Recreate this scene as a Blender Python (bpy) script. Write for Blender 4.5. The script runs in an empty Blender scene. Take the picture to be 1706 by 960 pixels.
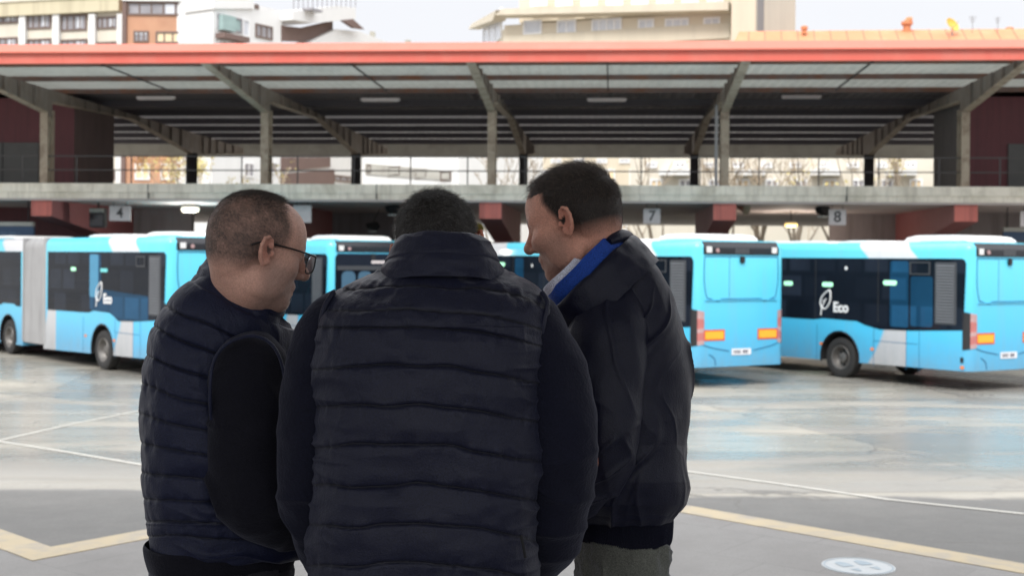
import bpy, bmesh, math, random
import numpy as np
from mathutils import Vector, Matrix
random.seed(7); RNG = np.random.default_rng(7)
R = math.radians
scene = bpy.context.scene
COL = scene.collection

# ------------------------------------------------------------------ camera model of the photograph
F, CX, HY, CAMZ, ROLL = 2100.0, 853.0, 431.0, 1.58, -0.0085
def P(px, py, Y):
    u, v = (px - CX) / F, (HY - py) / F
    return Vector(((u * 1.0 + v * ROLL) * Y, Y, CAMZ + (v - u * ROLL) * Y))
def Pg(px, py, z0):
    u, v = (px - CX) / F, (HY - py) / F
    return P(px, py, (z0 - CAMZ) / (v - u * ROLL))
def ground_z(Y):
    return -0.15 - 1.05 * min(max((Y - 6.0) / 20.0, 0), 1)
def Pa(px, py):                      # a point on the sloping apron
    Y = 12.0
    for _ in range(40):
        Y = Pg(px, py, ground_z(Y)).y
    return Pg(px, py, ground_z(Y))

# ------------------------------------------------------------------ objects
def tag(o, label=None, cat=None, group=None, kind=None):
    if label: o['label'] = label
    if cat: o['category'] = cat
    if group: o['group'] = group
    if kind: o['kind'] = kind
    return o
def empty(name, loc=(0, 0, 0), rz=0.0, label=None, cat=None, group=None):
    o = bpy.data.objects.new(name, None); COL.objects.link(o)
    o.empty_display_size = 0.2
    o.location = loc; o.rotation_euler = (0, 0, rz)
    return tag(o, label, cat, group)
def link_mesh(name, me, mat=None, parent=None, smooth=False):
    o = bpy.data.objects.new(name, me); COL.objects.link(o)
    if mat is not None:
        for m in (mat if isinstance(mat, (list, tuple)) else [mat]): me.materials.append(m)
    if parent is not None: o.parent = parent
    if smooth: me.polygons.foreach_set('use_smooth', [True] * len(me.polygons))
    return o
def np_mesh(name, V, Fq, mat=None, parent=None, smooth=True):
    V = np.asarray(V, dtype=np.float32); Fq = np.asarray(Fq, dtype=np.int32)
    me = bpy.data.meshes.new(name)
    n = Fq.shape[1]
    me.vertices.add(len(V)); me.vertices.foreach_set('co', V.ravel())
    me.loops.add(Fq.size); me.loops.foreach_set('vertex_index', Fq.ravel())
    me.polygons.add(len(Fq)); me.polygons.foreach_set('loop_start', np.arange(0, Fq.size, n, dtype=np.int32))
    me.update(calc_edges=True); me.validate()
    return link_mesh(name, me, mat, parent, smooth)
class MB:
    """collects boxes, bars and tubes into one mesh"""
    def __init__(self): self.v = []; self.f = []
    def raw(self, vs, fs):
        b = len(self.v); self.v += [tuple(p) for p in vs]; self.f += [tuple(i + b for i in f) for f in fs]; return self
    def box(self, x0, x1, y0, y1, z0, z1):
        return self.raw([(x0,y0,z0),(x1,y0,z0),(x1,y1,z0),(x0,y1,z0),(x0,y0,z1),(x1,y0,z1),(x1,y1,z1),(x0,y1,z1)],
                 [(0,3,2,1),(4,5,6,7),(0,1,5,4),(1,2,6,5),(2,3,7,6),(3,0,4,7)])
    def tube(self, pts, r, n=8, caps=True):
        pts = [Vector(p) for p in pts]; rr = r if isinstance(r, (list, tuple)) else [r] * len(pts)
        rows = []; up = None
        for i, p in enumerate(pts):
            d = (pts[min(i+1, len(pts)-1)] - pts[max(i-1, 0)]).normalized()
            if up is None: up = Vector((0,0,1)) if abs(d.z) < .9 else Vector((1,0,0))
            a = d.cross(up).normalized(); b = a.cross(d).normalized(); up = b
            rows.append([p + (a * math.cos(2*math.pi*k/n) + b * math.sin(2*math.pi*k/n)) * rr[i] for k in range(n)])
        vs = [q for row in rows for q in row]; fs = []
        for i in range(len(pts)-1):
            for k in range(n):
                fs.append((i*n+k, i*n+(k+1)%n, (i+1)*n+(k+1)%n, (i+1)*n+k))
        if caps: fs.append(tuple(range(n-1,-1,-1))); fs.append(tuple((len(pts)-1)*n+k for k in range(n)))
        return self.raw(vs, fs)
    def prism(self, poly, axis, a0, a1):
        """poly: list of 2D points, extruded along axis 'x','y' or 'z' from a0 to a1"""
        def mk(p, a):
            return {'x': (a, p[0], p[1]), 'y': (p[0], a, p[1]), 'z': (p[0], p[1], a)}[axis]
        n = len(poly)
        return self.raw([mk(p, a0) for p in poly] + [mk(p, a1) for p in poly],
                 [tuple(range(n))[::-1], tuple(range(n, 2*n))] + [(i, (i+1)%n, n+(i+1)%n, n+i) for i in range(n)])
    def lathe(self, c, axis, prof, n=24):
        """prof: list of (offset along axis, radius)"""
        ax = Vector(axis).normalized(); up = Vector((0,0,1)) if abs(ax.z) < .9 else Vector((1,0,0))
        a = ax.cross(up).normalized(); b = ax.cross(a); c = Vector(c)
        vs = []; fs = []
        for h, r in prof:
            for k in range(n):
                t = 2*math.pi*k/n; vs.append(c + ax*h + (a*math.cos(t)+b*math.sin(t))*max(r, 1e-4))
        for i in range(len(prof)-1):
            for k in range(n): fs.append((i*n+k, i*n+(k+1)%n, (i+1)*n+(k+1)%n, (i+1)*n+k))
        return self.raw(vs, fs)
    def build(self, name, mat=None, parent=None, smooth=False, bevel=0, bseg=2):
        me = bpy.data.meshes.new(name); me.from_pydata(self.v, [], self.f); me.validate()
        bm = bmesh.new(); bm.from_mesh(me); bmesh.ops.recalc_face_normals(bm, faces=bm.faces)
        if bevel: bmesh.ops.bevel(bm, geom=list(bm.edges), offset=bevel, segments=bseg, affect='EDGES', clamp_overlap=True)
        bm.to_mesh(me); bm.free()
        o = link_mesh(name, me, mat, parent, smooth)
        if smooth:
            try: me.set_sharp_from_angle(angle=R(40))
            except Exception: pass
        return o
def catmull(A, n):
    A = np.asarray(A, dtype=float); m = len(A)
    t = np.linspace(0, m - 1, n); i = np.clip(np.floor(t).astype(int), 0, m - 2); f = (t - i)[:, None]
    p0 = A[np.maximum(i-1, 0)]; p1 = A[i]; p2 = A[i+1]; p3 = A[np.minimum(i+2, m-1)]
    return .5*((2*p1) + (p2-p0)*f + (2*p0-5*p1+4*p2-p3)*f**2 + (3*p1-p0-3*p2+p3)*f**3)
def hash3(i, j, k, s):
    h = (i*374761393 + j*668265263 + k*2147483647 + s*974711) & 0xffffffff
    h = ((h ^ (h >> 13)) * 1274126177) & 0xffffffff
    h = ((h ^ (h >> 16)) * 2246822519) & 0xffffffff
    return ((h ^ (h >> 15)) & 0xffffff) / float(0xffffff)
def vnoise(p, s=0):
    p = np.asarray(p, dtype=float); b = np.floor(p).astype(np.int64); f = p - b; f = f*f*f*(f*(f*6-15)+10)
    r = 0
    for dx in (0, 1):
        for dy in (0, 1):
            for dz in (0, 1):
                w = (f[..., 0] if dx else 1-f[..., 0])*(f[..., 1] if dy else 1-f[..., 1])*(f[..., 2] if dz else 1-f[..., 2])
                r = r + w*hash3(b[..., 0]+dx, b[..., 1]+dy, b[..., 2]+dz, s)
    return r*2-1
def fbm(p, s=0, o=3):
    p = np.asarray(p, dtype=float); r = 0; a = 1
    for k in range(o): r = r + a*vnoise(p*2**k, s+k*17); a *= .5
    return r

# ------------------------------------------------------------------ materials
def srgb(r, g, b):
    f = lambda c: (c/255/12.92) if c/255 <= .04045 else ((c/255+.055)/1.055)**2.4
    return (f(r), f(g), f(b))
def new_mat(name):
    m = bpy.data.materials.new(name); m.use_nodes = True; nt = m.node_tree
    return m, nt, nt.nodes['Principled BSDF']
class N:
    def __init__(self, nt): self.nt = nt
    def node(self, t, **kw):
        n = self.nt.nodes.new(t)
        for k, v in kw.items(): setattr(n, k, v)
        return n
    def put(self, sock, v):
        if hasattr(v, 'is_linked'): self.nt.links.new(v, sock)
        elif isinstance(v, tuple) and len(v) == 3 and sock.type == 'RGBA': sock.default_value = (*v, 1)
        else: sock.default_value = v
    def math(self, op, a, b=0.0, c=0.0, clamp=False):
        n = self.node('ShaderNodeMath', operation=op, use_clamp=clamp)
        for i, v in enumerate((a, b, c)): self.put(n.inputs[i], v)
        return n.outputs[0]
    def coord(self, kind='Object'):
        return self.node('ShaderNodeTexCoord').outputs[kind]
    def pos(self): return self.node('ShaderNodeNewGeometry').outputs['Position']
    def xyz(self, v):
        n = self.node('ShaderNodeSeparateXYZ'); self.put(n.inputs[0], v); return n.outputs
    def scale(self, v, s):
        n = self.node('ShaderNodeMapping'); self.put(n.inputs[0], v); n.inputs['Scale'].default_value = s; return n.outputs[0]
    def noise(self, v, scale, detail=4, rough=.55, dist=0):
        n = self.node('ShaderNodeTexNoise'); self.put(n.inputs['Vector'], v)
        n.inputs['Scale'].default_value = scale; n.inputs['Detail'].default_value = detail
        n.inputs['Roughness'].default_value = rough; n.inputs['Distortion'].default_value = dist
        return n.outputs['Fac']
    def ramp(self, f, stops, interp='LINEAR'):
        n = self.node('ShaderNodeValToRGB'); self.put(n.inputs[0], f); cr = n.color_ramp; cr.interpolation = interp
        while len(cr.elements) < len(stops): cr.elements.new(.5)
        for e, (p, c) in zip(cr.elements, stops):
            e.position = p; e.color = (*c, 1) if isinstance(c, tuple) else (c, c, c, 1)
        return n.outputs[0]
    def mix(self, f, a, b, blend='MIX'):
        n = self.node('ShaderNodeMix', data_type='RGBA', blend_type=blend)
        self.put(n.inputs[0], f); self.put(n.inputs[6], a); self.put(n.inputs[7], b); return n.outputs[2]
    def bump(self, h, strength=.3, dist=.01):
        n = self.node('ShaderNodeBump'); n.inputs['Strength'].default_value = strength; n.inputs['Distance'].default_value = dist
        self.put(n.inputs['Height'], h); return n.outputs[0]
    def step(self, v, e, w):      # smooth 0->1 around e
        return self.math('MULTIPLY_ADD', v, 1.0/w, .5 - e/w, clamp=True)
def pbr(name, col, rough=.5, metal=0, var=.12, vscale=3, bump=0, bscale=30, spec=.5, coat=0, stain=None, world=False, streak=None):
    m, nt, b = new_mat(name); n = N(nt); co = n.pos() if world else n.coord()
    f = n.noise(co, vscale, 5)
    c = n.mix(f, tuple(x*(1-var) for x in col), tuple(min(1, x*(1+var)) for x in col))
    if stain:
        sc, amt, scol = stain
        f2 = n.ramp(n.noise(co, sc, 6, .65, .3), [(.45, 0.0), (.7, amt)])
        c = n.mix(f2, c, scol)
    if streak:                                          # vertical rain streaks
        sc, amt, scol = streak
        f3 = n.ramp(n.noise(n.scale(co, (sc, sc, sc*.06)), 1.0, 5, .6), [(.48, 0.0), (.72, amt)])
        c = n.mix(f3, c, scol)
    nt.links.new(c, b.inputs['Base Color'])
    rr = n.math('MULTIPLY_ADD', n.noise(co, vscale*2.3, 4), .25*rough, rough*.87)
    nt.links.new(rr, b.inputs['Roughness'])
    b.inputs['Metallic'].default_value = metal; b.inputs['Specular IOR Level'].default_value = spec
    b.inputs['Coat Weight'].default_value = coat; b.inputs['Coat Roughness'].default_value = .06
    if bump: nt.links.new(n.bump(n.noise(co, bscale, 5), bump, .01), b.inputs['Normal'])
    return m
def emit(name, col, s):
    m, nt, b = new_mat(name)
    b.inputs['Base Color'].default_value = (*col, 1); b.inputs['Emission Color'].default_value = (*col, 1); b.inputs['Emission Strength'].default_value = s
    return m
M = {}
M['dark_rubber'] = pbr('dark_rubber', (.022,.021,.021), .75, var=.3, vscale=8, bump=.2, bscale=60)
M['rim'] = pbr('rim_steel', (.22,.21,.2), .45, .6, var=.2, stain=(6,.6,(.08,.07,.06)))
M['black'] = pbr('black_plastic', (.014,.014,.016), .5, var=.25, vscale=5)
M['underbody'] = pbr('underbody', (.01,.01,.011), .8)
M['white_paint'] = pbr('white_paint', (.78,.78,.78), .35, var=.05, vscale=4, stain=(3,.25,(.5,.49,.46)))
M['grey_metal'] = pbr('grey_metal', (.3,.3,.31), .45, .4, var=.15)
# ================================================================== SETTING
# ---- world: overcast daylight
W = bpy.data.worlds.new('World'); scene.world = W; W.use_nodes = True
wn = W.node_tree; n = N(wn); bg = wn.nodes['Background']
sky = n.node('ShaderNodeTexSky', sky_type='NISHITA', sun_disc=False, sun_elevation=R(48), sun_rotation=R(200))
sky.altitude = 50; sky.dust_density = 3.0
hs = n.node('ShaderNodeHueSaturation'); hs.inputs['Saturation'].default_value = .18
wn.links.new(sky.outputs[0], hs.inputs['Color'])
# an even cloud layer mixed over the clear sky, a little brighter overhead
dz = n.xyz(n.coord('Generated'))[2]
cl = n.noise(n.coord('Generated'), 3.0, 5, .55)
cloud = n.mix(n.math('MULTIPLY_ADD', cl, .5, .25, clamp=True), (7.6,7.8,8.3), (8.8,8.9,9.2))
cloud = n.mix(n.step(dz, .55, .7), cloud, (29.0,29.3,30.2))
mx = n.mix(.85, hs.outputs[0], cloud)
wn.links.new(mx, bg.inputs['Color']); bg.inputs['Strength'].default_value = .122
sun = bpy.data.lights.new('sun', 'SUN'); so = bpy.data.objects.new('sun', sun); COL.objects.link(so)
sun.energy = 2.4; sun.angle = R(14); sun.color = (1.0, .96, .9)
so.rotation_euler = (R(42), 0, R(-20)); so.location = (0, 0, 30)

# ---- apron (sloping concrete), with wet patches
def ground_material():
    m, nt, b = new_mat('wet_concrete'); n = N(nt); co = n.pos(); x, y, z = n.xyz(co)
    base = n.mix(n.noise(co, .35, 5, .6), (.25,.236,.208), (.40,.38,.335))
    slab = n.node('ShaderNodeTexBrick'); n.put(slab.inputs['Vector'], n.node('ShaderNodeMapping').outputs[0]); slab.inputs['Vector'].links[0].from_node.inputs['Rotation'].default_value = (0,0,R(-7)); nt.links.new(co, slab.inputs['Vector'].links[0].from_node.inputs[0])
    slab.offset = 0; slab.inputs['Scale'].default_value = 1; slab.inputs['Mortar Size'].default_value = .012
    slab.inputs['Brick Width'].default_value = 6.2; slab.inputs['Row Height'].default_value = 3.45
    slab.inputs['Color1'].default_value = (.70,.71,.73,1); slab.inputs['Color2'].default_value = (1.1,1.08,1.03,1); slab.inputs['Mortar'].default_value = (.38,.36,.32,1)
    base = n.mix(1.0, base, slab.outputs['Color'], 'MULTIPLY')
    oil = n.ramp(n.noise(n.scale(co, (.35,1.6,1)), 1.1, 7, .7, .6), [(.47,0.0),(.70,.75)])
    base = n.mix(oil, base, (.22,.2,.16))
    # darker grey strip along the bays beside the platform
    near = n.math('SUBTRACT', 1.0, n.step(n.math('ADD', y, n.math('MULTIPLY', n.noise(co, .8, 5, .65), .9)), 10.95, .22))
    strip_grey = n.mix(n.noise(co, 2.2, 6, .7), (.085,.083,.077), (.175,.17,.158))
    strip_grey = n.mix(n.ramp(n.noise(co, 70, 2), [(.35,.35),(.65,0.0)]), strip_grey, (.06,.06,.06))
    base = n.mix(near, base, strip_grey)
    vo = n.node('ShaderNodeTexVoronoi', feature='DISTANCE_TO_EDGE'); nd = n.node('ShaderNodeVectorMath', operation='MULTIPLY_ADD')
    nz_ = n.node('ShaderNodeTexNoise'); nt.links.new(co, nz_.inputs['Vector']); nz_.inputs['Scale'].default_value = 1.3; nz_.inputs['Detail'].default_value = 5
    nt.links.new(nz_.outputs['Color'], nd.inputs[0]); nd.inputs[1].default_value = (.9,.9,.9); nt.links.new(co, nd.inputs[2]); nt.links.new(nd.outputs[0], vo.inputs['Vector']); vo.inputs['Scale'].default_value = .42
    crack = n.math('MULTIPLY', n.math('SUBTRACT', 1.0, n.step(vo.outputs['Distance'], .007, .008)), n.ramp(n.noise(co, .5, 3), [(.45,0.0),(.6,.8)]))
    base = n.mix(crack, base, (.09,.085,.075))
    tyre = n.ramp(n.noise(n.scale(co, (.12,2.6,1)), 1.0, 4, .7, .8), [(.56,0.0),(.66,.45)])
    base = n.mix(tyre, base, (.13,.125,.115))
    fine = n.noise(co, 25, 4, .7)
    base = n.mix(n.math('MULTIPLY', n.ramp(fine, [(.3,.35),(.6,0.0)]), 1.0), base, n.mix(.5, base, (.05,.05,.05)))
    wet = n.ramp(n.noise(n.scale(co, (.22,.42,1)), 1.0, 5, .6, .4), [(.37,0.0),(.52,1.0)])
    wet = n.math('MULTIPLY', wet, n.step(y, 11.5, 3.0))
    base = n.mix(n.math('MULTIPLY', wet, .35), base, n.mix(.55, base, (.2,.2,.2)))
    nt.links.new(base, b.inputs['Base Color'])
    rough = n.math('MULTIPLY_ADD', wet, -.40, .60); b.inputs['Specular IOR Level'].default_value = .5
    rough = n.math('ADD', rough, n.math('MULTIPLY', n.noise(co, 6, 4), .1))
    nt.links.new(rough, b.inputs['Roughness'])
    h = n.math('ADD', n.noise(co, 4, 6, .6), n.math('MULTIPLY', fine, .35))
    bp = n.node('ShaderNodeBump'); bp.inputs['Distance'].default_value = .01
    nt.links.new(h, bp.inputs['Height']); nt.links.new(n.math('MULTIPLY_ADD', wet, -.3, .42), bp.inputs['Strength'])
    nt.links.new(bp.outputs[0], b.inputs['Normal'])
    return m
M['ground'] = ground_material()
ys = [-60, -20, 0, 4, 6, 26, 30, 60, 120, 300, 900]; xs = [-900, -300, -80, -20, 0, 20, 80, 300, 900]
vs = [(x, y, ground_z(y)) for y in ys for x in xs]; nx = len(xs)
fs = [(j*nx+i, j*nx+i+1, (j+1)*nx+i+1, (j+1)*nx+i) for j in range(len(ys)-1) for i in range(nx-1)]
me = bpy.data.meshes.new('ground'); me.from_pydata(vs, [], fs)
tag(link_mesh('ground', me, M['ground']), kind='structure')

# ---- platform with sawtooth edge
P1, P2 = Pg(85, 913, 0), Pg(237, 885, 0); P3, P4 = Pg(1130, 841, 0), Pg(1706, 941, 0)
def isect(a, b, c, d):
    d1, d2 = b - a, d - c; t = ((c.x-a.x)*d2.y - (c.y-a.y)*d2.x)/(d1.x*d2.y - d1.y*d2.x); return Vector((a.x+d1.x*t, a.y+d1.y*t, 0))
apex = isect(P1, P2, P3, P4); valleyL = Vector((P1.x, P1.y, 0))
dR = (P4 - P3).normalized(); valleyR = P4 + dR*.55; valleyR.z = 0
per = valleyR - valleyL
edge = []
edge += [valleyL - per*2 , apex - per*2, valleyL - per, apex - per, valleyL, apex, valleyR, apex + per, valleyR + per, apex + per*2, valleyR + per*2]
edge = [Vector((p.x, p.y, 0)) for p in edge]
def paving_material():
    m, nt, b = new_mat('platform_paving'); n = N(nt); co = n.pos()
    br = n.node('ShaderNodeTexBrick'); mp = n.node('ShaderNodeMapping'); n.put(mp.inputs[0], co); mp.inputs['Rotation'].default_value = (0,0,R(38))
    nt.links.new(mp.outputs[0], br.inputs['Vector'])
    br.inputs['Scale'].default_value = 1; br.inputs['Brick Width'].default_value = .6; br.inputs['Row Height'].default_value = .6; br.offset = 0.5
    br.inputs['Mortar Size'].default_value = .005
    br.inputs['Color1'].default_value = (.18,.173,.165,1); br.inputs['Color2'].default_value = (.21,.203,.194,1); br.inputs['Mortar'].default_value = (.155,.15,.143,1)
    c = n.mix(n.ramp(n.noise(co, 2.2, 6, .7), [(.35,.0),(.7,.55)]), br.outputs[0], (.275,.268,.258))
    c = n.mix(n.ramp(n.noise(co, 60, 3, .8), [(.3,.6),(.5,0.0)]), c, (.15,.145,.14))
    c = n.mix(n.ramp(n.noise(co, 9, 5, .8, .5), [(.6,0.0),(.75,.35)]), c, (.1,.1,.1))
    nt.links.new(c, b.inputs['Base Color']); b.inputs['Roughness'].default_value = .7
    nt.links.new(n.bump(n.math('ADD', br.outputs['Fac'], n.noise(co, 50, 4)), .25, .004), b.inputs['Normal'])
    return m
M['paving'] = paving_material()
pl = MB(); poly = [(edge[0].x, -9.0)] + [(p.x, p.y) for p in edge] + [(edge[-1].x, -9.0)]
# inset body so the yellow edging stones form the rim
def inset(off):
    out = []
    for i, p in enumerate(edge):
        a = edge[i-1] if i else None; c = edge[i+1] if i+1 < len(edge) else None
        ns = []
        for s, e in ((a, p), (p, c)):
            if s is None or e is None: continue
            d = (e - s).normalized(); ns.append(Vector((d.y, -d.x, 0)))
        nn = sum(ns, Vector()) ; nn.normalize(); k = off/max(.3, nn.dot(ns[0])); out.append(p + nn*k)
    return out
inn = inset(.21)
pl.prism([(inn[0].x, -9.0)] + [(p.x, p.y) for p in inn] + [(inn[-1].x, -9.0)], 'z', -.6, 0)
tag(pl.build('platform', M['paving']), kind='structure')
M['yellow_edge'] = pbr('yellow_edge', (.45,.375,.25), .7, var=.15, vscale=2, stain=(6,.95,(.33,.30,.26)), bump=.3, bscale=25, world=True)
ke = MB()
for i in range(len(edge)-1):
    a, b_, c, d = edge[i], edge[i+1], inn[i+1], inn[i]
    ke.raw([(a.x,a.y,-.6),(b_.x,b_.y,-.6),(c.x,c.y,-.6),(d.x,d.y,-.6),(a.x,a.y,.004),(b_.x,b_.y,.004),(c.x,c.y,.004),(d.x,d.y,.004)],
           [(0,3,2,1),(4,5,6,7),(0,1,5,4),(1,2,6,5),(2,3,7,6),(3,0,4,7)])
tag(ke.build('platform_kerb', M['yellow_edge']), kind='structure')

# ---- painted bay lines on the apron
M['line_paint'] = pbr('line_paint', (.42,.41,.37), .6, var=.12, vscale=2, stain=(5,.95,(.34,.33,.30)), world=True)
def road_line(pts, w):
    mb = MB(); pp = [Pa(*p) for p in pts]; out = []
    for a, c in zip(pp[:-1], pp[1:]):
        for k in range(8): out.append(a.lerp(c, k/8))
    out.append(pp[-1]); rows = []
    for i, p in enumerate(out):
        d = out[min(i+1, len(out)-1)] - out[max(i-1, 0)]; nrm = Vector((-d.y, d.x, 0)).normalized()*w/2
        q0, q1 = p+nrm, p-nrm; q0.z = ground_z(q0.y)+.006; q1.z = ground_z(q1.y)+.006; rows += [q0, q1]
    mb.raw(rows, [(2*i, 2*i+1, 2*i+3, 2*i+2) for i in range(len(out)-1)])
    return tag(mb.build('road_marking', M['line_paint']), kind='structure')
road_line([(-60,727),(0,737),(120,756),(330,792)], .075)
road_line([(0,735),(120,708),(240,684)], .065)
road_line([(1050,770),(1130,785),(1300,808),(1480,834),(1706,858)], .075)
road_line([(-200,690),(60,690),(240,692)], .07)
road_line([(1150,672),(1450,676),(1760,684)], .08)

# ---- round floor sticker with two shoe prints
def floor_sticker():
    c = Pg(1430, 945, 0); root = empty('floor_sticker', (c.x, c.y, 0), R(20), 'round pale floor sticker with two blue shoe prints on the platform', 'floor sticker')
    mat = pbr('sticker_white', (.44,.47,.48), .5, var=.06, stain=(8,.5,(.42,.43,.43)))
    blue = pbr('sticker_blue', (.28,.35,.40), .5, var=.1, stain=(9,.5,(.4,.42,.42)))
    MB().lathe((0,0,.004), (0,0,1), [(0,0),(0,.185),(-.004,.186)], 48).build('disc', mat, root)
    MB().lathe((0,0,.0055), (0,0,1), [(0,.168),(0,.176)], 48).build('ring', blue, root)
    for s in (-1, 1):
        pts = []
        for k in range(28):
            t = 2*math.pi*k/28; y = .105*math.sin(t); w = .034 + .009*math.sin(t)
            if y < -.03: w *= .9
            pts.append((s*.058 + w*math.cos(t), y))
        mb = MB(); mb.raw([(x, y, .0058) for x, y in pts if y > -.02], [tuple(range(len([1 for x, y in pts if y > -.02])))])
        low = [(x, y) for x, y in pts if y < -.04]; mb.raw([(x, y, .0058) for x, y in low], [tuple(range(len(low)))])
        mb.build('shoe_print', blue, root)
floor_sticker()

# ---- platform canopy over the photographer (real shelter, above the picture)
M['canopy'] = pbr('canopy_sheet', (.62,.62,.6), .6)
cp = empty('platform_canopy', (0, 0, 0), 0, 'grey flat canopy roof sheltering the platform, above the photograph', 'canopy')
MB().box(-16, 16, -3.2, 5.4, 4.7, 4.82).build('roof_sheet', M['canopy'], cp)
for x in (-13, 13): MB().box(x-.12, x+.12, 1.2, 1.44, 0, 4.7).build('post', M['grey_metal'], cp)
# ================================================================== STATION BUILDING (upper parking deck with steel shed roof)
PHI = R(4.5)
ST = empty('station_building', (-.65, 39.0, 0), -PHI, 'long concrete bus station deck under a red edged steel shed roof', 'station')
def SW(e1, e2, z):      # station coordinates -> world
    return Vector((-.65 + e1*math.cos(PHI) + e2*math.sin(PHI), 39.0 - e1*math.sin(PHI) + e2*math.cos(PHI), z))
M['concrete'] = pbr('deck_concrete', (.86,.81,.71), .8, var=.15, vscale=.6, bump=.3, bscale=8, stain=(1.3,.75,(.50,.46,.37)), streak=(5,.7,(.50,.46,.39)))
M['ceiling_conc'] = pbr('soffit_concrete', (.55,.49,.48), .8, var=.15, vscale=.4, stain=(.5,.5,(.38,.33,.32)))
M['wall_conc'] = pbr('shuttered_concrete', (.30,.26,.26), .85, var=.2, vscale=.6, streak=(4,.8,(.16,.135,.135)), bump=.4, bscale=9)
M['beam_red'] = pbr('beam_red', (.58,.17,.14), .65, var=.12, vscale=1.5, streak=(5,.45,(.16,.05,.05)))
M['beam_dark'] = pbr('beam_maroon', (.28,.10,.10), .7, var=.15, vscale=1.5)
M['maroon'] = pbr('maroon_cladding', (.115,.03,.04), .6, var=.15, vscale=1.2, streak=(6,.5,(.05,.02,.025)))
M['steel'] = pbr('weathered_steel', (.25,.215,.19), .6, .1, var=.2, vscale=1.2, stain=(2.2,.6,(.17,.12,.09)), streak=(8,.6,(.15,.12,.10)))
M['steel_dark'] = pbr('shed_steel', (.035,.032,.036), .7, 0, var=.25, vscale=1.5)
M['flange'] = pbr('weathered_lit_flange', (.42,.355,.28), .6, .1, var=.15, vscale=1.5, stain=(3,.7,(.12,.075,.05)))  # paler than the web steel: light on the flanges put into the colour
M['purlin'] = pbr('purlin_steel', (.095,.086,.100), .7, var=.2, vscale=2)
M['purlin_rust'] = pbr('rusty_purlin', (.16,.11,.10), .8, var=.3, vscale=3, stain=(1.6,.95,(.20,.075,.035)))
M['sheet_light'] = pbr('roof_sheet_light', (.62,.64,.60), .6, var=.08, vscale=.7, stain=(.8,.5,(.36,.35,.31)))
M['sheet_mid'] = pbr('roof_sheet_mid', (.66,.66,.7), .6, var=.1, vscale=.7, stain=(.5,.4,(.3,.28,.3)))
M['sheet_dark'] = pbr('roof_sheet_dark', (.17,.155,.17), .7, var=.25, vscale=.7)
M['coral'] = pbr('coral_fascia', (.60,.125,.09), .55, var=.06, vscale=.3, streak=(1.6,.4,(.52,.20,.16)), stain=(.7,.35,(.66,.26,.2)))
M['coral_top'] = pbr('coral_flashing', (.56,.16,.115), .6, var=.06, vscale=.3, streak=(1.0,.25,(.58,.24,.19)), spec=.2)
M['fascia_grey'] = pbr('rear_fascia_grey', (.42,.41,.37), .6, var=.12, vscale=.8, stain=(1.2,.5,(.25,.22,.19)))
X0, X1 = -23.0, 23.0
# deck slab: edge beam with a small upper lip
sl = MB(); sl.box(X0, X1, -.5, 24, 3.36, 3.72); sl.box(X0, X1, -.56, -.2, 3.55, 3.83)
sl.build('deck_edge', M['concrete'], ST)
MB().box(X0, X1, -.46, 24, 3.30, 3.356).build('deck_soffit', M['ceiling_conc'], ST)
# drip stains / joints on the edge are in the material; expansion joints as thin dark gaps
for x in (-17.8, -10.7, -3.5, 3.6, 10.7, 17.8): MB().box(x-.012, x+.012, -.566, -.5, 3.37, 3.82).build('expansion_joint', M['black'], ST)
# cantilever beams and columns below
for k in range(-3, 4):
    x = k*7.12; b = MB()
    b.prism([(-.32,3.30),(-.32,2.80),(4.2,2.22),(8,2.1),(8,3.30)], 'x', x-.34, x+.34)
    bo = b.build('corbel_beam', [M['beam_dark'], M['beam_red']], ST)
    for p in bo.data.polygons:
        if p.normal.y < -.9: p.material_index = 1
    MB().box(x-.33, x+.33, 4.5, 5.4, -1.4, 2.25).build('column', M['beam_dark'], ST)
# shuttered concrete walls under the deck in some bays, and a lit ceiling strip behind
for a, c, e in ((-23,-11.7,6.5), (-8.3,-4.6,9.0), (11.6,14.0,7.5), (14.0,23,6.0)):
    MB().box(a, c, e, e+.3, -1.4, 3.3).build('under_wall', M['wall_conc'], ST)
MB().box(-23, -14.6, 5.6, 6.2, -1.4, 3.3).build('maroon_wall', M['maroon'], ST)
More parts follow.
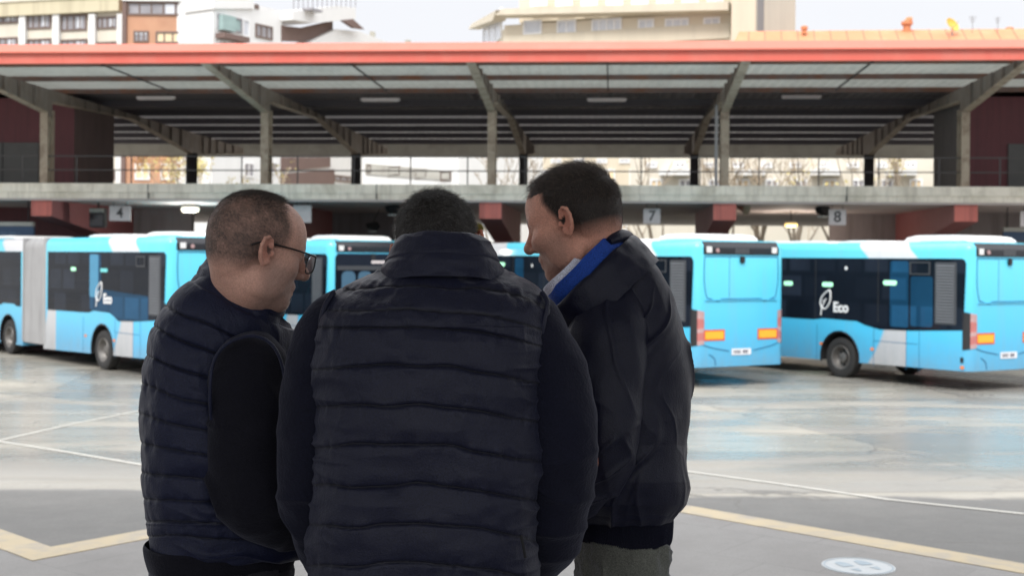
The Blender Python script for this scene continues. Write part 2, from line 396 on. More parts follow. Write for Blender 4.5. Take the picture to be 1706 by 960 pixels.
# portal frames
def frame(x):
    root = MB()
    web = [(-6.1,6.74),(-.2,6.12),(-.16,5.95),(.30,6.0),(.34,6.48),(7.0,6.70),(13.75,5.98),(14.2,5.98),(21.4,6.62),(21.4,6.87),(-6.1,6.87)]
    root.prism(web, 'x', x-.03, x+.03)
    for y in (-5,-4,-3,-2,-1,1.6,2.8,4,5.2,6.4,7.6,8.8,10,11.2,12.4,15.2,16.2,17.2,18.4,19.6):
        zb = np.interp(y, [p[0] for p in web[:9]], [p[1] for p in web[:9]]) + .01
        root.box(x-.105, x+.105, y-.012, y+.012, zb, 6.86)
    fr = root.build('portal_frame', M['steel'], ST)
    fl = MB()
    def strip(a, c, w=.12, th=.03, off=0):
        (y0, z0), (y1, z1) = a, c
        fl.raw([(x-w,y0,z0),(x+w,y0,z0),(x+w,y1,z1),(x-w,y1,z1),(x-w,y0,z0-th),(x+w,y0,z0-th),(x+w,y1,z1-th),(x-w,y1,z1-th)],
               [(0,3,2,1),(4,5,6,7),(0,1,5,4),(1,2,6,5),(2,3,7,6),(3,0,4,7)])
    for a, c in (((-6.1,6.739),(-.2,6.119)), ((.34,6.479),(7,6.699)), ((7,6.699),(13.75,5.979)), ((14.2,5.979),(21.4,6.619))): strip(a, c)
    fl.build('flange', M['flange'], fr)
    po = MB(); po.box(x-.125, x+.125, -.2, -.17, 3.78, 6.12); po.box(x-.125, x+.125, .27, .30, 3.78, 6.2); po.box(x-.02, x+.02, -.17, .27, 3.78, 6.1)
    po.build('front_post', M['flange'], fr)
    rp = MB(); rp.box(x-.17, x+.17, 13.8, 13.83, 3.78, 6.0); rp.box(x-.17, x+.17, 14.15, 14.18, 3.78, 6.0); rp.box(x-.03, x+.03, 13.83, 14.15, 3.78, 6.0)
    rp.build('rear_post', M['steel_dark'], fr)  # near-black steel: backlit shade of the rear posts put into the colour
for k in range(-3, 4): frame(k*7.12)
# purlins
py = -4.0; i = 0
while py < 21.5:
    MB().box(X0, X1, py-.04, py+.04, 6.95 if py < 3 else 6.872, 7.10).build('purlin', M['purlin_rust' if py < 2.6 else 'purlin'], ST)
    py += 2.9
# corrugated roof sheets
def translucent(name, col, amt):
    m = pbr(name, col, .6, var=.08, vscale=.7, stain=(.8,.5,tuple(v*.6 for v in col))); nt = m.node_tree
    b = nt.nodes['Principled BSDF']; t = nt.nodes.new('ShaderNodeBsdfTranslucent'); mx_ = nt.nodes.new('ShaderNodeMixShader'); o_ = nt.nodes['Material Output']
    src = b.inputs['Base Color'].links[0].from_socket; nt.links.new(src, t.inputs[0]); mx_.inputs[0].default_value = amt
    nt.links.new(b.outputs[0], mx_.inputs[1]); nt.links.new(t.outputs[0], mx_.inputs[2]); nt.links.new(mx_.outputs[0], o_.inputs[0]); return m
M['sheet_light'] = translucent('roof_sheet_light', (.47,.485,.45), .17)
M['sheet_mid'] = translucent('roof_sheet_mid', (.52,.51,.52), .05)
def sheet(y0, y1, mat, z=7.104):
    xs_ = np.arange(X0, X1, .075); zz = np.where((np.arange(len(xs_)) // 2) % 2 == 0, z, z+.06)
    V = np.concatenate([np.stack([xs_, np.full_like(xs_, y0), zz], 1), np.stack([xs_, np.full_like(xs_, y1), zz], 1)])
    m_ = len(xs_); a = np.arange(m_-1)
    np_mesh('roof_sheet', V, np.stack([a, a+1, m_+a+1, m_+a], 1), mat, ST, False)
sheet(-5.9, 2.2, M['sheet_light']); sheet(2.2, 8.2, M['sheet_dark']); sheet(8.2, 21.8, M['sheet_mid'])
# cross rods between purlins on the front overhang
for k in range(-3, 3):
    x = k*7.12 + 3.56; MB().box(x-.02, x+.02, -5.5, 1.4, 6.95, 6.99).build('sag_rod', M['steel_dark'], ST)
# fascias
fa = MB(); fa.box(X0, X1, -6.32, -6.24, 6.68, 6.95); fa.box(X0, X1, -6.35, -6.32, 6.68, 6.72); fa.build('fascia', M['coral'], ST)
for q in range(-3, 4): MB().box(q*6.1+1.3-.008, q*6.1+1.3+.008, -6.327, -6.322, 6.72, 6.95).build('fascia_joint', M['coral_top'], ST)
ft = MB(); ft.prism([(-6.36,6.955),(-6.30,6.955),(-5.9,7.24),(-5.94,7.26)], 'x', X0, X1); ft.prism([(-6.36,6.955),(-6.36,6.985),(-6.42,6.985),(-6.42,6.955)], 'x', X0, X1)
ft.build('fascia_flashing', M['coral_top'], ST)
MB().box(X0, X1, 21.8, 21.86, 6.48, 7.2).build('rear_fascia', M['fascia_grey'], ST)
# stair/plant rooms at both ends of the deck
M['door_grey'] = pbr('door_grey', (.085,.085,.088), .55, var=.15)
M['room_side'] = pbr('room_side', (.12,.075,.075), .75, var=.2, vscale=1, streak=(5,.5,(.06,.045,.045)))
M['room_conc'] = pbr('room_concrete', (.16,.15,.155), .75, var=.2, vscale=1, streak=(5,.5,(.08,.07,.075)))
def room(x0, x1, side_mat, door):
    b = MB(); b.box(x0, x1, 2.2, 5.6, 3.725, 6.85); o = b.build('plant_room', [M['maroon'], side_mat], ST)
    for p in o.data.polygons:
        if abs(p.normal.x) > .9: p.material_index = 1
    d = MB(); d.box(door[0], door[1], 2.14, 2.196, 3.73, 5.35); do = d.build('door', M['door_grey'], o)
    m_ = (door[0]+door[1])/2; MB().box(m_-.015, m_+.015, 2.12, 2.139, 3.74, 5.34).build('door_joint', M['black'], do)
room(-23, -14.3, M['room_side'], (-18.0, -15.5)); room(14.75, 23, M['room_conc'], (16.2, 18.6))
# railing at the front edge of the deck
M['rail'] = pbr('rail_steel', (.10,.095,.10), .6, .2, var=.15)
rl = MB()
for z in (4.28, 4.72): rl.tube([(X0, -.1, z), (X1, -.1, z)], .022, 6)
x = X0 + .9
while x < X1: rl.tube([(x, -.1, 3.8), (x, -.1, 4.72)], .022, 6); x += 1.78
rl.build('railing', M['rail'], ST)
# drain pipe beside the fourth post
MB().tube([(6.85,-.3,3.8),(6.85,-.3,6.3)], .05, 8).build('drain_pipe', M['grey_metal'], ST)

# ---- batten lamps under the shed roof
M['lamp_white'] = pbr('lamp_white', (.62,.56,.56), .5, var=.06)
tube_spots = [((260,163), 'leftmost'), ((634,166), 'second from the left'), ((1011,166), 'third from the left'), ((1335,161), 'rightmost')]
for (px, py_), w in tube_spots:
    c = P(px, py_, 41.2)
    r = empty('batten_lamp', c, -PHI, 'white batten lamp under the shed roof, %s of the four' % w, 'lamp', 'batten lamps under the shed roof')
    MB().box(-.64, .64, -.09, .09, -.03, .05).build('housing', M['lamp_white'], r, bevel=.015)
    for s in (-.4, .4): MB().tube([(s,0,.04),(s,0,6.9-c.z)], .012, 5).build('bracket', M['steel_dark'], r)
    MB().tube([(-.6,0,-.045),(.6,0,-.045)], .02, 8).build('tube', M['lamp_white'], r)

# ---- bay number signs
M['sign_face'] = pbr('sign_face', (.62,.58,.58), .5, var=.06, vscale=2, stain=(3,.3,(.33,.30,.30)))
M['sign_ink'] = pbr('sign_ink', (.03,.03,.032), .5)
def text_mesh(name, s, size, mat, parent, loc, rot, extrude=.002, bold=0.0):
    cu = bpy.data.curves.new(name, 'FONT'); cu.body = s; cu.size = size; cu.extrude = extrude; cu.align_x = 'CENTER'; cu.align_y = 'CENTER'; cu.offset = bold
    t = bpy.data.objects.new(name, cu); COL.objects.link(t)
    dg = bpy.context.evaluated_depsgraph_get(); me = bpy.data.meshes.new_from_object(t.evaluated_get(dg))
    bpy.data.objects.remove(t); bpy.data.curves.remove(cu)
    o = link_mesh(name, me, mat, parent); o.location = loc; o.rotation_euler = rot
    return o
def sign(px0, px1, py0, py1, Y, num, label, hang=True):
    c = P((px0+px1)/2, (py0+py1)/2, Y); w = (px1-px0)*Y/F; h = (py1-py0)*Y/F
    r = empty('bay_sign', c, -PHI, label, 'sign', 'bay number signs under the deck')
    MB().box(-w/2, w/2, -.02, .02, -h/2, h/2).build('panel', M['sign_face'], r)
    if num: text_mesh('number', num, h*.98, M['sign_ink'], r, (0,-.024,0), (R(90),0,0), .002, .006)
    top = 3.31 - c.z
    for s in ((-.3, .3) if top > .0 else ()): MB().tube([(w*s,0,h/2),(w*s,0,top)], .012, 6).build('hanger', M['steel_dark'], r)
sign(182, 218, 343, 368, 40.3, '4', 'pale square hanging sign reading 4 under the concrete deck')
sign(488, 519, 342, 371, 39.6, '', 'pale hanging sign half hidden behind the head of the man in glasses')
sign(1072, 1100, 348, 373, 38.8, '7', 'pale hanging sign reading 7 under the concrete deck')
sign(1381, 1409, 349, 375, 38.4, '8', 'pale hanging sign reading 8 under the concrete deck')
sign(1700, 1730, 352, 378, 38.0, '', 'pale hanging sign cut off by the right edge of the picture')

# ---- lamps, speakers and screens hanging below the deck
M['lit_white'] = emit('lit_white', (1.0,.96,.78), 1.1)
M['lit_yellow'] = emit('lit_yellow', (1.0,.76,.25), 1.0)
def bulkhead(px, py_, Y, w, mat, label, en=130, lc=(1,.93,.85)):
    c = P(px, py_, Y); r = empty('deck_lamp', c, -PHI, label, 'lamp', 'lamps below the deck')
    mb = MB(); prof = [(-.1,.0),(-.1,.7),(-.06,.92),(0,1.0),(.05,.9)]
    mb.lathe((0,0,0), (0,0,1), [(h*.9*w/.5, q*w/2) for h, q in prof], 20); mb.build('diffuser', mat, r, True)
    MB().lathe((0,0,.09*w/.5), (0,0,1), [(-.04,w*.46),(0,w*.46),(.03,w*.3)], 20).build('housing', M['grey_metal'], r, True)
    MB().tube([(0,0,.1*w/.5),(0,0,3.31-c.z)], .015, 6).build('rod', M['steel_dark'], r)
    li = bpy.data.lights.new('lamp_light', 'POINT'); li.energy = en; li.shadow_soft_size = .2; li.color = lc
    lo = bpy.data.objects.new('lamp_light', li); COL.objects.link(lo); lo.parent = r; lo.location = (0, -.1, -.45)
bulkhead(317, 348, 41.5, .60, M['lit_white'], 'lit oval lamp under the deck right of the sign reading 4')
bulkhead(1318, 374, 44.0, .46, M['lit_yellow'], 'yellow lit oval lamp under the deck left of the sign reading 8', 130, (1,.86,.72))
def spot(px, py_, Y, s, mat, label, lens):
    c = P(px, py_, Y); r = empty('floodlight', c, R(35), label, 'floodlight')
    MB().prism([(-.28,.12),(.1,.2),(.26,.02),(.1,-.16),(-.22,-.05)], 'y', -.13*s, .13*s).build('housing', mat, r, bevel=.02)
    MB().box(-.16, .08, -.12*s, .12*s, -.19, -.14).build('lens', lens, r)
    MB().tube([(0,0,.18),(.25,0,3.31-c.z)], .015, 6).build('bracket', M['steel_dark'], r)
M['lens_white'] = pbr('lens_white', (.7,.7,.68), .3)
spot(656, 350, 41, 1.0, M['black'], 'small floodlight on a bracket under the deck above the dark-haired man', M['lens_white'])
spot(1372, 352, 39.5, 1.0, M['black'], 'black floodlight under the deck beside the sign reading 8', M['lens_white'])
spot(622, 378, 45, .8, M['black'], 'black floodlight hanging before the bright gap behind the middle bus', M['lens_white'])
M['horn'] = pbr('horn_beige', (.42,.36,.27), .6)
c = P(1237, 347, 39.6); r = empty('horn_speaker', c, R(-30), 'beige horn loudspeaker under the deck right of a red beam', 'loudspeaker')
MB().lathe((0,0,0), (1,-.3,-.25), [(-.28,.05),(-.12,.06),(.05,.11),(.16,.19),(.17,.2),(.15,.17)], 18).build('horn', M['horn'], r, True)
MB().tube([(-.1,0,.05),(-.1,0,3.31-c.z)], .015, 6).build('bracket', M['steel_dark'], r)
c = P(164, 362, 41); r = empty('monitor', c, R(-12), 'dark hanging monitor just left of the sign reading 4', 'monitor')
MB().box(-.27,.27,-.12,.12,-.34,.3).build('case', M['black'], r, bevel=.03)
MB().box(-.23,.23,-.128,-.122,-.28,.08).build('screen', pbr('screen_dark', (.02,.02,.025), .15), r)
MB().box(-.25,.25,-.14,-.10,.16,.28).build('hood', M['fascia_grey'], r)
MB().tube([(0,0,.28),(0,0,3.31-c.z)], .03, 6).build('bracket', M['steel_dark'], r)
def board(px0, px1, py0, py1, Y, label):
    a, b = P(px0, py0, Y), P(px1, py1, Y); c = (a+b)/2; w = b.x-a.x; h = a.z-b.z
    r = empty('display_board', c, -PHI, label, 'display board')
    MB().box(-w/2,w/2,-.06,.06,-h/2,h/2).build('case', pbr('board_blue', (.02,.055,.12), .4), r)
    MB().box(-w/2,w/2,-.10,.07,h/2+.002,h/2+.13).build('hood', M['fascia_grey'], r)
    k = MB()
    for i in range(16):
        x = -w*.06 + i*w*.024
        if i % 5 != 4: k.box(x, x+w*.015, -.066, -.062, -h*.06, h*.1)
    k.build('lettering', pbr('board_text', (.08,.14,.22), .5), r)
    for s in (-.42, .42): MB().tube([(s*w,0,h/2+.13),(s*w,0,3.31-c.z)], .02, 6).build('hanger', M['steel_dark'], r)
board(-70, 59, 376, 402, 40.5, 'dark blue display board under the deck at the left edge of the picture')
board(1672, 1760, 386, 402, 39.0, 'dark blue display board under the deck at the right edge of the picture')
c = P(797, 381, 44); r = empty('warning_beacon', c, 0, 'small yellow round warning sign beside the ear of the dark-haired man', 'warning sign')
MB().lathe((0,0,0), (0,-1,0), [(-.02,0),(-.02,.2),(.02,.2),(.02,0)], 24).build('disc', pbr('warning_yellow', (.85,.6,.05), .5), r)
MB().tube([(0,.03,.0),(0,.03,-1.2-c.z)], .03, 6).build('pole', M['grey_metal'], r)
# ================================================================== BUILDINGS AND TREES BEYOND THE STATION
def plaster(name, col, **k): return pbr(name, col, .8, var=.06, vscale=.15, **k)
M['cream'] = plaster('cream_render', (.66,.61,.52), streak=(1.2,.25,(.45,.41,.33)))
M['cream_stain'] = plaster('stained_parapet', (.58,.52,.37), streak=(1.5,.7,(.36,.31,.21)))
M['white_wall'] = plaster('white_render', (.74,.74,.73), streak=(1.2,.2,(.55,.55,.53)))
M['brick'] = pbr('orange_brick', (.50,.27,.17), .85, var=.25, vscale=.5, stain=(.35,.5,(.60,.38,.25)))
M['brick_brown'] = pbr('brown_brick', (.17,.115,.10), .85, var=.2, vscale=.5)
M['beige'] = plaster('beige_render', (.64,.57,.45), streak=(.8,.25,(.52,.45,.33)))
M['cornice'] = plaster('cornice_grey', (.60,.54,.43), streak=(1,.4,(.45,.40,.32)))
M['tower'] = plaster('tower_concrete', (.40,.385,.33), streak=(1.2,.5,(.29,.28,.25)))
M['tower_dark'] = plaster('tower_recess', (.17,.175,.18))
M['win_frame'] = pbr('window_frame_brown', (.17,.12,.10), .5)
M['win_white'] = pbr('window_frame_white', (.75,.75,.75), .5)
M['pane_grey'] = pbr('pane_grey', (.32,.31,.33), .12, var=.5, vscale=.9)
M['pane_pale'] = pbr('pane_pale', (.60,.62,.66), .15, var=.2, vscale=1.3)
M['pane_warm'] = pbr('pane_warm', (.80,.64,.42), .25, var=.2, vscale=1.1)
M['pane_blue'] = pbr('pane_blue', (.10,.14,.23), .15, var=.3, vscale=.9)
M['glass_green'] = pbr('bay_glass', (.30,.41,.40), .1, var=.3, vscale=1)
class Facade:
    def __init__(s, name, label, pl, pr, yl, yr, ztop, wall, depth=14, zbot=-1.3):
        a, b = P(pl, 300, yl), P(pr, 300, yr); s.A = Vector((a.x, a.y, 0)); d = Vector((b.x-a.x, b.y-a.y, 0)); s.w = d.length; s.d = d.normalized()
        s.root = empty(name, (a.x, a.y, 0), math.atan2(s.d.y, s.d.x), label, 'building')
        m_ = MB(); m_.box(0, s.w, 0, depth, zbot, ztop); s.wall = m_.build('wall', wall, s.root)
    def pt(s, px, py):
        u, v = (px-CX)/F, (HY-py)/F; k = u + v*ROLL
        t = (k*s.A.y - s.A.x)/(s.d.x - k*s.d.y); Y = s.A.y + t*s.d.y
        return t, P(px, py, Y).z
    def rect(s, name, px0, px1, py0, py1, mat, proud=.05, th=.3, parent=None):
        x0, z1 = s.pt(px0, py0); x1, z0 = s.pt(px1, py1)
        return MB().box(x0, x1, -proud, th-proud, min(z0,z1), max(z0,z1)).build(name, mat, parent or s.root)
    def quad(s, name, pts, mat, proud=.05, th=.3):
        return MB().prism([s.pt(*p) for p in pts], 'y', -proud, th-proud).build(name, mat, s.root)
    def window(s, px0, px1, py0, py1, fm, pane, bars=2, f=.12):
        x0, z1 = s.pt(px0, py0); x1, z0 = s.pt(px1, py1); mb = MB()
        mb.box(x0,x1,-.1,.05,z0,z0+f); mb.box(x0,x1,-.1,.05,z1-f,z1); mb.box(x0,x0+f,-.1,.05,z0+f,z1-f); mb.box(x1-f,x1,-.1,.05,z0+f,z1-f)
        for k in range(1, bars):
            x = x0+(x1-x0)*k/bars; mb.box(x-f*.4,x+f*.4,-.08,.05,z0+f,z1-f)
        w = mb.build('window', fm, s.root)
        MB().box(x0+f*.8,x1-f*.8,-.03,.04,z0+f*.8,z1-f*.8).build('pane', pane, w)
# cream apartment block at the far left
b = Facade('apartment_block', 'cream apartment block with brown framed windows at the left edge', -90, 204, 97, 93, 24, M['cream'])
b.rect('parapet', -90, 204, -4, 19, M['cream_stain'], .5, .6)
b.rect('parapet_cap', -90, 204, -8, -4, M['cream'], .6, .7)
for a in ((-20,32,20,38), (46,86,22,47), (102,145,25,50), (162,197,28,47), (-10,30,63,86), (47,86,65,90), (102,146,66,90), (162,197,70,92)):
    b.window(*a, M['win_frame'], M['pane_grey'], 4); x0, x1, y0, y1 = a
    b.rect('blind', x0+(x1-x0)*.62, x0+(x1-x0)*.82, y0+3, y1-4, M['pane_pale'], .06, .1)
for a in (36, 92, 152, 199): b.rect('pilaster', a, a+8, 24, 320, M['white_wall'], .35, .4)
for a in ((60,100,270,296),(120,160,270,296),(190,200,283,300)): b.window(*a, M['win_frame'], M['pane_grey'], 2)
# brick block
b = Facade('brick_building', 'orange brick building with a strip of attic windows', 205, 353, 92, 92, 22, M['brick'])
b.rect('attic_band', 205, 353, -12, 3, M['white_wall'], .3, .35)
b.window(213, 352, 3, 26, M['win_frame'], M['pane_grey'], 7)
b.rect('blind', 276, 292, 6, 24, M['pane_pale'], .06, .1)
for a, p in (((223,248,51,70), M['pane_grey']), ((260,302,52,72), M['pane_warm']), ((312,340,54,73), M['pane_warm'])): b.window(*a, M['win_frame'], p, 3)
b.rect('blind', 225, 246, 52, 57, M['pane_pale'], .06, .1)
for a in ((225,250,272,300),(268,295,272,300)): b.window(*a, M['win_white'], M['pane_warm'], 2)
b.rect('corner_pier', 205, 209, 0, 330, M['brick_brown'], .2, .3)
# white block with a glazed bay
b = Facade('white_building', 'white building with a green glazed bay above the red roof edge', 353, 468, 90, 96, 20.3, M['white_wall'])
b.quad('stepped_top', [(353,-14),(356,-14),(400,-5),(420,2),(420,14),(353,14)], M['white_wall'], .2, 3)
for a in ((356,368,0,7), (372,390,2,12)): b.window(*a, M['win_frame'], M['pane_grey'], 1)
b.rect('bay_base', 359, 401, 55, 72, M['brick_brown'], .9, 1.0)
b.window(362, 402, 22, 55, M['pane_grey'], M['glass_green'], 3)
b.rect('bay_glass', 363, 385, 24, 54, M['glass_green'], .5, .5)
b.window(403, 415, 30, 62, M['win_white'], M['pane_pale'], 1)
b.window(425, 453, 38, 67, M['win_frame'], M['pane_grey'], 3)
for a in ((363,370,65,74),(374,384,65,74),(388,398,66,75)): b.window(*a, M['win_white'], M['pane_pale'], 1)
b.window(424, 430, 6, 15, M['win_frame'], M['pane_grey'], 1)
for a in ((405,423,270,296),(440,462,268,290)): b.window(*a, M['win_white'], M['pane_grey'], 2)
# stepped white terraces
b = Facade('terraced_building', 'white terraced building with sloping balconies stepping down to the right', 466, 645, 96, 110, 17.8, M['white_wall'])
b.quad('terrace', [(466,34),(500,40),(572,33),(572,14),(540,11),(466,20)], M['white_wall'], 1.2, 4)
b.quad('brick_wall', [(467,68),(467,42),(500,46),(552,34),(552,55),(505,69)], M['brick_brown'], .15, .3)
b.window(503, 518, 48, 66, M['win_frame'], M['pane_grey'], 2)
b.quad('roof_edge', [(548,35),(566,33),(585,50),(568,48)], M['brick_brown'], 1.3, .3)
b.quad('terrace', [(505,71),(550,49),(590,53),(640,72),(640,84),(505,84)], M['white_wall'], .6, 1.5)
b.rect('roof_vent', 485, 502, 15, 24, M['pane_grey'], 2, 1)
rr = MB()
for i in range(14):
    x, z = b.pt(468+i*8, 20-i*.5); rr.box(x-.03,x+.03,-1.2,-1.14,z,z+.9)
x0, z0 = b.pt(468, 20); x1, z1 = b.pt(572, 13.5); rr.raw([(x0,-1.2,z0+.85),(x1,-1.2,z1+.85),(x1,-1.2,z1+.95),(x0,-1.2,z0+.95)], [(0,1,2,3)])
rr.build('terrace_railing', M['pane_grey'], b.root)
b.quad('brown_storey', [(466,290),(555,282),(555,330),(466,330)], M['brick_brown'], .15, .3)
b.quad('brown_storey', [(466,262),(548,262),(548,278),(466,286)], M['brick_brown'], .15, .3)
b.window(500, 515, 292, 308, M['win_white'], M['pane_pale'], 2); b.window(556, 588, 291, 305, M['win_frame'], M['pane_grey'], 3)
b.window(505, 518, 268, 278, M['win_white'], M['pane_pale'], 1)
# chimneys of a low house in the gap
b = Facade('low_house', 'low pale house roof with two chimneys in the sky gap', 596, 700, 120, 120, 22.1, M['white_wall'], 8)
for a in ((599,607,58,76),(616,624,52,76),(675,684,66,78)): b.rect('chimney', *a, M['tower'], .1, .8)
# white office with blue windows seen through the shed
b = Facade('office_building', 'white office with a descending strip of blue windows seen through the shed', 604, 764, 84, 78, 9.9, M['white_wall'], 8)
b.quad('window_strip', [(610,272),(752,285),(752,301),(610,290)], M['fascia_grey'], .1, .2)
for x0, x1 in ((613,620),(648,668),(693,712),(735,752)):
    y = 274+(x0-610)*.095; b.window(x0, x1, y, y+15, M['win_frame'], M['pane_blue'], 1)
# brick house right of it
b = Facade('brick_house', 'small red brick house beside the office seen through the shed', 765, 800, 82, 82, 10.2, pbr('red_brick',(.42,.13,.07),.85,var=.2,vscale=.6), 8)
b.window(776, 797, 279, 306, M['win_white'], M['pane_pale'], 3)
for y in (272, 310): b.rect('string_course', 765, 800, y, y+4, M['cream'], .2, .25)
# big beige block with a cornice and a concrete tower
b = Facade('beige_block', 'large beige apartment block with overhanging cornice behind the roof', 838, 1218, 108, 101, 21.6, M['beige'], 16)
b.quad('cornice', [(836,30),(848,20),(1220,8),(1220,22)], M['cornice'], 1.6, 1.7)
b.rect('attic', 860, 1216, -12, 12, M['beige'], -.8, 6)
for i in range(8):
    x = 884+i*42; b.window(x, x+28, -6, 9-i*.4, M['win_white'], M['pane_pale'], 2)
for a, k in (((872,903,34,56),1), ((928,960,34,56),2), ((986,1036,32,57),4), ((1063,1090,32,50),2), ((1108,1148,31,56),3), ((1172,1200,29,49),2)): b.window(*a, M['win_white'], M['pane_pale'], k, .16)
b.rect('sill_course', 840, 1216, 60, 63, M['cornice'], .15, .2)
for i in range(7):
    x = 905+i*48; b.window(x, x+24, 283-i*.4, 312, M['win_white'], M['pane_warm'] if i%3 else M['pane_pale'], 2)
for i in range(9):
    b.window(880+i*38, 898+i*38, 264, 272, M['win_white'], M['pane_pale'], 2)
# its canted left corner
c2 = Facade('canted_wing', 'pale canted corner of the beige block with sloping eave', 803, 838, 118, 108, 21.3, M['beige'], 6)
c2.quad('eave', [(797,49),(803,40),(846,17),(840,34)], M['cornice'], 1.0, 1.1)
c2.window(806, 836, 42, 62, M['win_white'], M['pane_pale'], 3)
t = Facade('concrete_tower', 'grey concrete stair tower at the right end of the beige block', 1219, 1323, 99, 98, 27, M['tower'], 14)
t.rect('recess', 1262, 1270, -20, 330, M['tower_dark'], .06, .2)
t.rect('ribbed_panel', 1219, 1256, -20, 330, M['cornice'], .04, .2)
# cream flats seen through the right half of the shed
b = Facade('cream_flats', 'long cream block of flats with balconies seen through the shed on the right', 1050, 1640, 74, 70, 9.6, M['cream'], 8)
for i in range(11):
    x = 1075+i*48; b.window(x, x+20, 270, 280, M['win_white'], M['pane_grey'] if i%2 else M['pane_pale'], 2)
    b.window(x+8, x+30, 298, 316, M['win_white'], M['pane_grey'] if i%3 else M['pane_warm'], 2)
for i in range(4):
    b.rect('balcony', 1100+i*125, 1150+i*125, 284, 293, M['white_wall'], .9, .9)
# orange metal roofed hall behind the right end
M['orange_roof'] = pbr('orange_metal_roof', (.56,.235,.12), .7, var=.12, vscale=.25, streak=(.6,.5,(.62,.33,.19)), spec=.2)
a0, a1 = P(1224, 74, 84), P(2000, 74, 81); d_ = Vector((a1.x-a0.x, a1.y-a0.y, 0)); L_ = d_.length
r = empty('orange_roofed_hall', (a0.x, a0.y, 0), math.atan2(d_.y, d_.x), 'hall with a low orange metal roof above the right end of the shed', 'building')
zr = P(1300, 51, 87).z; ze = P(1300, 76, 83.7).z
MB().box(0, L_, .3, 12, -1.3, ze-.2).build('wall', M['cream'], r)
MB().raw([(-.3,0,ze-.1),(L_,0,ze-.1),(L_,3.4,zr),(.55,3.4,zr),(L_,13,ze),(-.3,13,ze)], [(0,1,2,3),(3,2,4,5),(0,3,5)]).build('roof', M['orange_roof'], r)
sm = MB()
for i in range(28): 
    x = 1.2+i*1.1; sm.tube([(x-.3,0.02,ze-.09),(x,3.38,zr+.01)], .03, 5)
sm.build('roof_seam', M['coral_top'], r)
def vent(px, py, w, cowl):
    p = P(px, py, 86); mb = MB(); z0 = zr-.4
    mb.lathe((p.x,p.y,0), (0,0,1), [(z0,w),(p.z-.15,w),(p.z-.15,w*1.5),(p.z+.05,w*1.5),(p.z+.12,w*.4)], 12)
    if cowl: mb.tube([(p.x,p.y,p.z),(p.x+.12,p.y,p.z+.18),(p.x+.3,p.y,p.z+.16)], w*.9, 8)
    mb.v = [tuple(r.matrix_basis.inverted() @ Vector(q)) for q in mb.v]
    mb.build('roof_vent', M['orange_roof'], r, True)
vent(1340, 45, .16, False); vent(1511, 37, .26, True); vent(1682, 47, .18, False)
dish = empty('satellite_dish', P(1587, 55, 84.5), 0, 'tilted orange yellow satellite dish on the orange roof', 'satellite dish')
dm = MB(); dm.lathe((0,0,.60), (.45,-.75,.50), [(-.14,0),(-.12,.20),(-.05,.40),(.03,.52),(.0,.52),(-.08,.38),(-.15,.19),(-.17,0)], 28)
dm.build('reflector', pbr('dish_orange', (.80,.42,.06), .45), dish, True)
MB().tube([(0,.05,-.6),(0,.07,.5)], .045, 6).tube([(0,0,.3),(.24,-.4,.72)], .02, 5).build('mast', M['grey_metal'], dish)
def antenna(px, py0, py1, w, label):
    a, b_ = P(px, py0, 85), P(px, py1, 85); h = a.z-b_.z
    r_ = empty('roof_antenna', (b_.x, b_.y, b_.z-.8), 0, label, 'antenna'); h += .8; mb = MB().tube([(0,0,0),(0,0,h)], .02, 5)
    for k in range(4): mb.tube([(-w*(1-.12*k),0,h-.05-.11*k),(w*(1-.12*k),0,h-.05-.11*k)], .012, 4)
    mb.build('mast', M['tower_dark'], r_)
antenna(1620, 26, 56, .26, 'thin roof antenna just right of the satellite dish'); antenna(1662, 28, 57, .2, 'thin roof antenna second right of the satellite dish')

# ---- things beyond the under-deck gaps
M['fence_green'] = pbr('fence_green', (.06,.26,.15), .5, var=.2)
M['fence_pale'] = pbr('fence_panel', (.45,.60,.52), .5, var=.2, vscale=1)
def green_fence(px0, px1, Y, label):
    a, b_ = P(px0, 400, Y), P(px1, 400, Y); w = b_.x-a.x; r_ = empty('site_fence', (a.x, Y, -1.2), 0, label, 'fence')
    MB().box(0, w, .03, .06, .1, 2.9).build('panel', M['fence_pale'], r_)
    mb = MB(); x = 0
    while x <= w: mb.box(x-.05, x+.05, -.05, .03, 0, 3.2); x += 1.1
    for z in (1.0, 1.9, 2.85): mb.box(0, w, -.03, .03, z-.03, z+.03)
    mb.build('frame', M['fence_green'], r_)
green_fence(1040, 1150, 70, 'pale green site fence seen under the deck left of a red beam'); green_fence(1225, 1400, 70, 'pale green site fence seen under the deck right of a red beam')
b = Facade('rear_wall', 'low pale wall behind the deck seen through the gaps', 300, 860, 72, 72, 3.6, M['white_wall'], 1)
b.rect('plinth', 300, 860, 398, 420, M['fascia_grey'], .05, .1)
b = Facade('rear_shed', 'low cream shed behind the deck on the right', 1010, 1480, 76, 76, 4.4, M['cream'], 4)
for i in range(14):
    x = 1025+i*31; b.window(x, x+20, 374, 384, M['win_white'], M['pane_grey'] if i%2 else M['pane_warm'], 2)
b.rect('door', 1410, 1424, 382, 425, M['black'], .05, .2); 

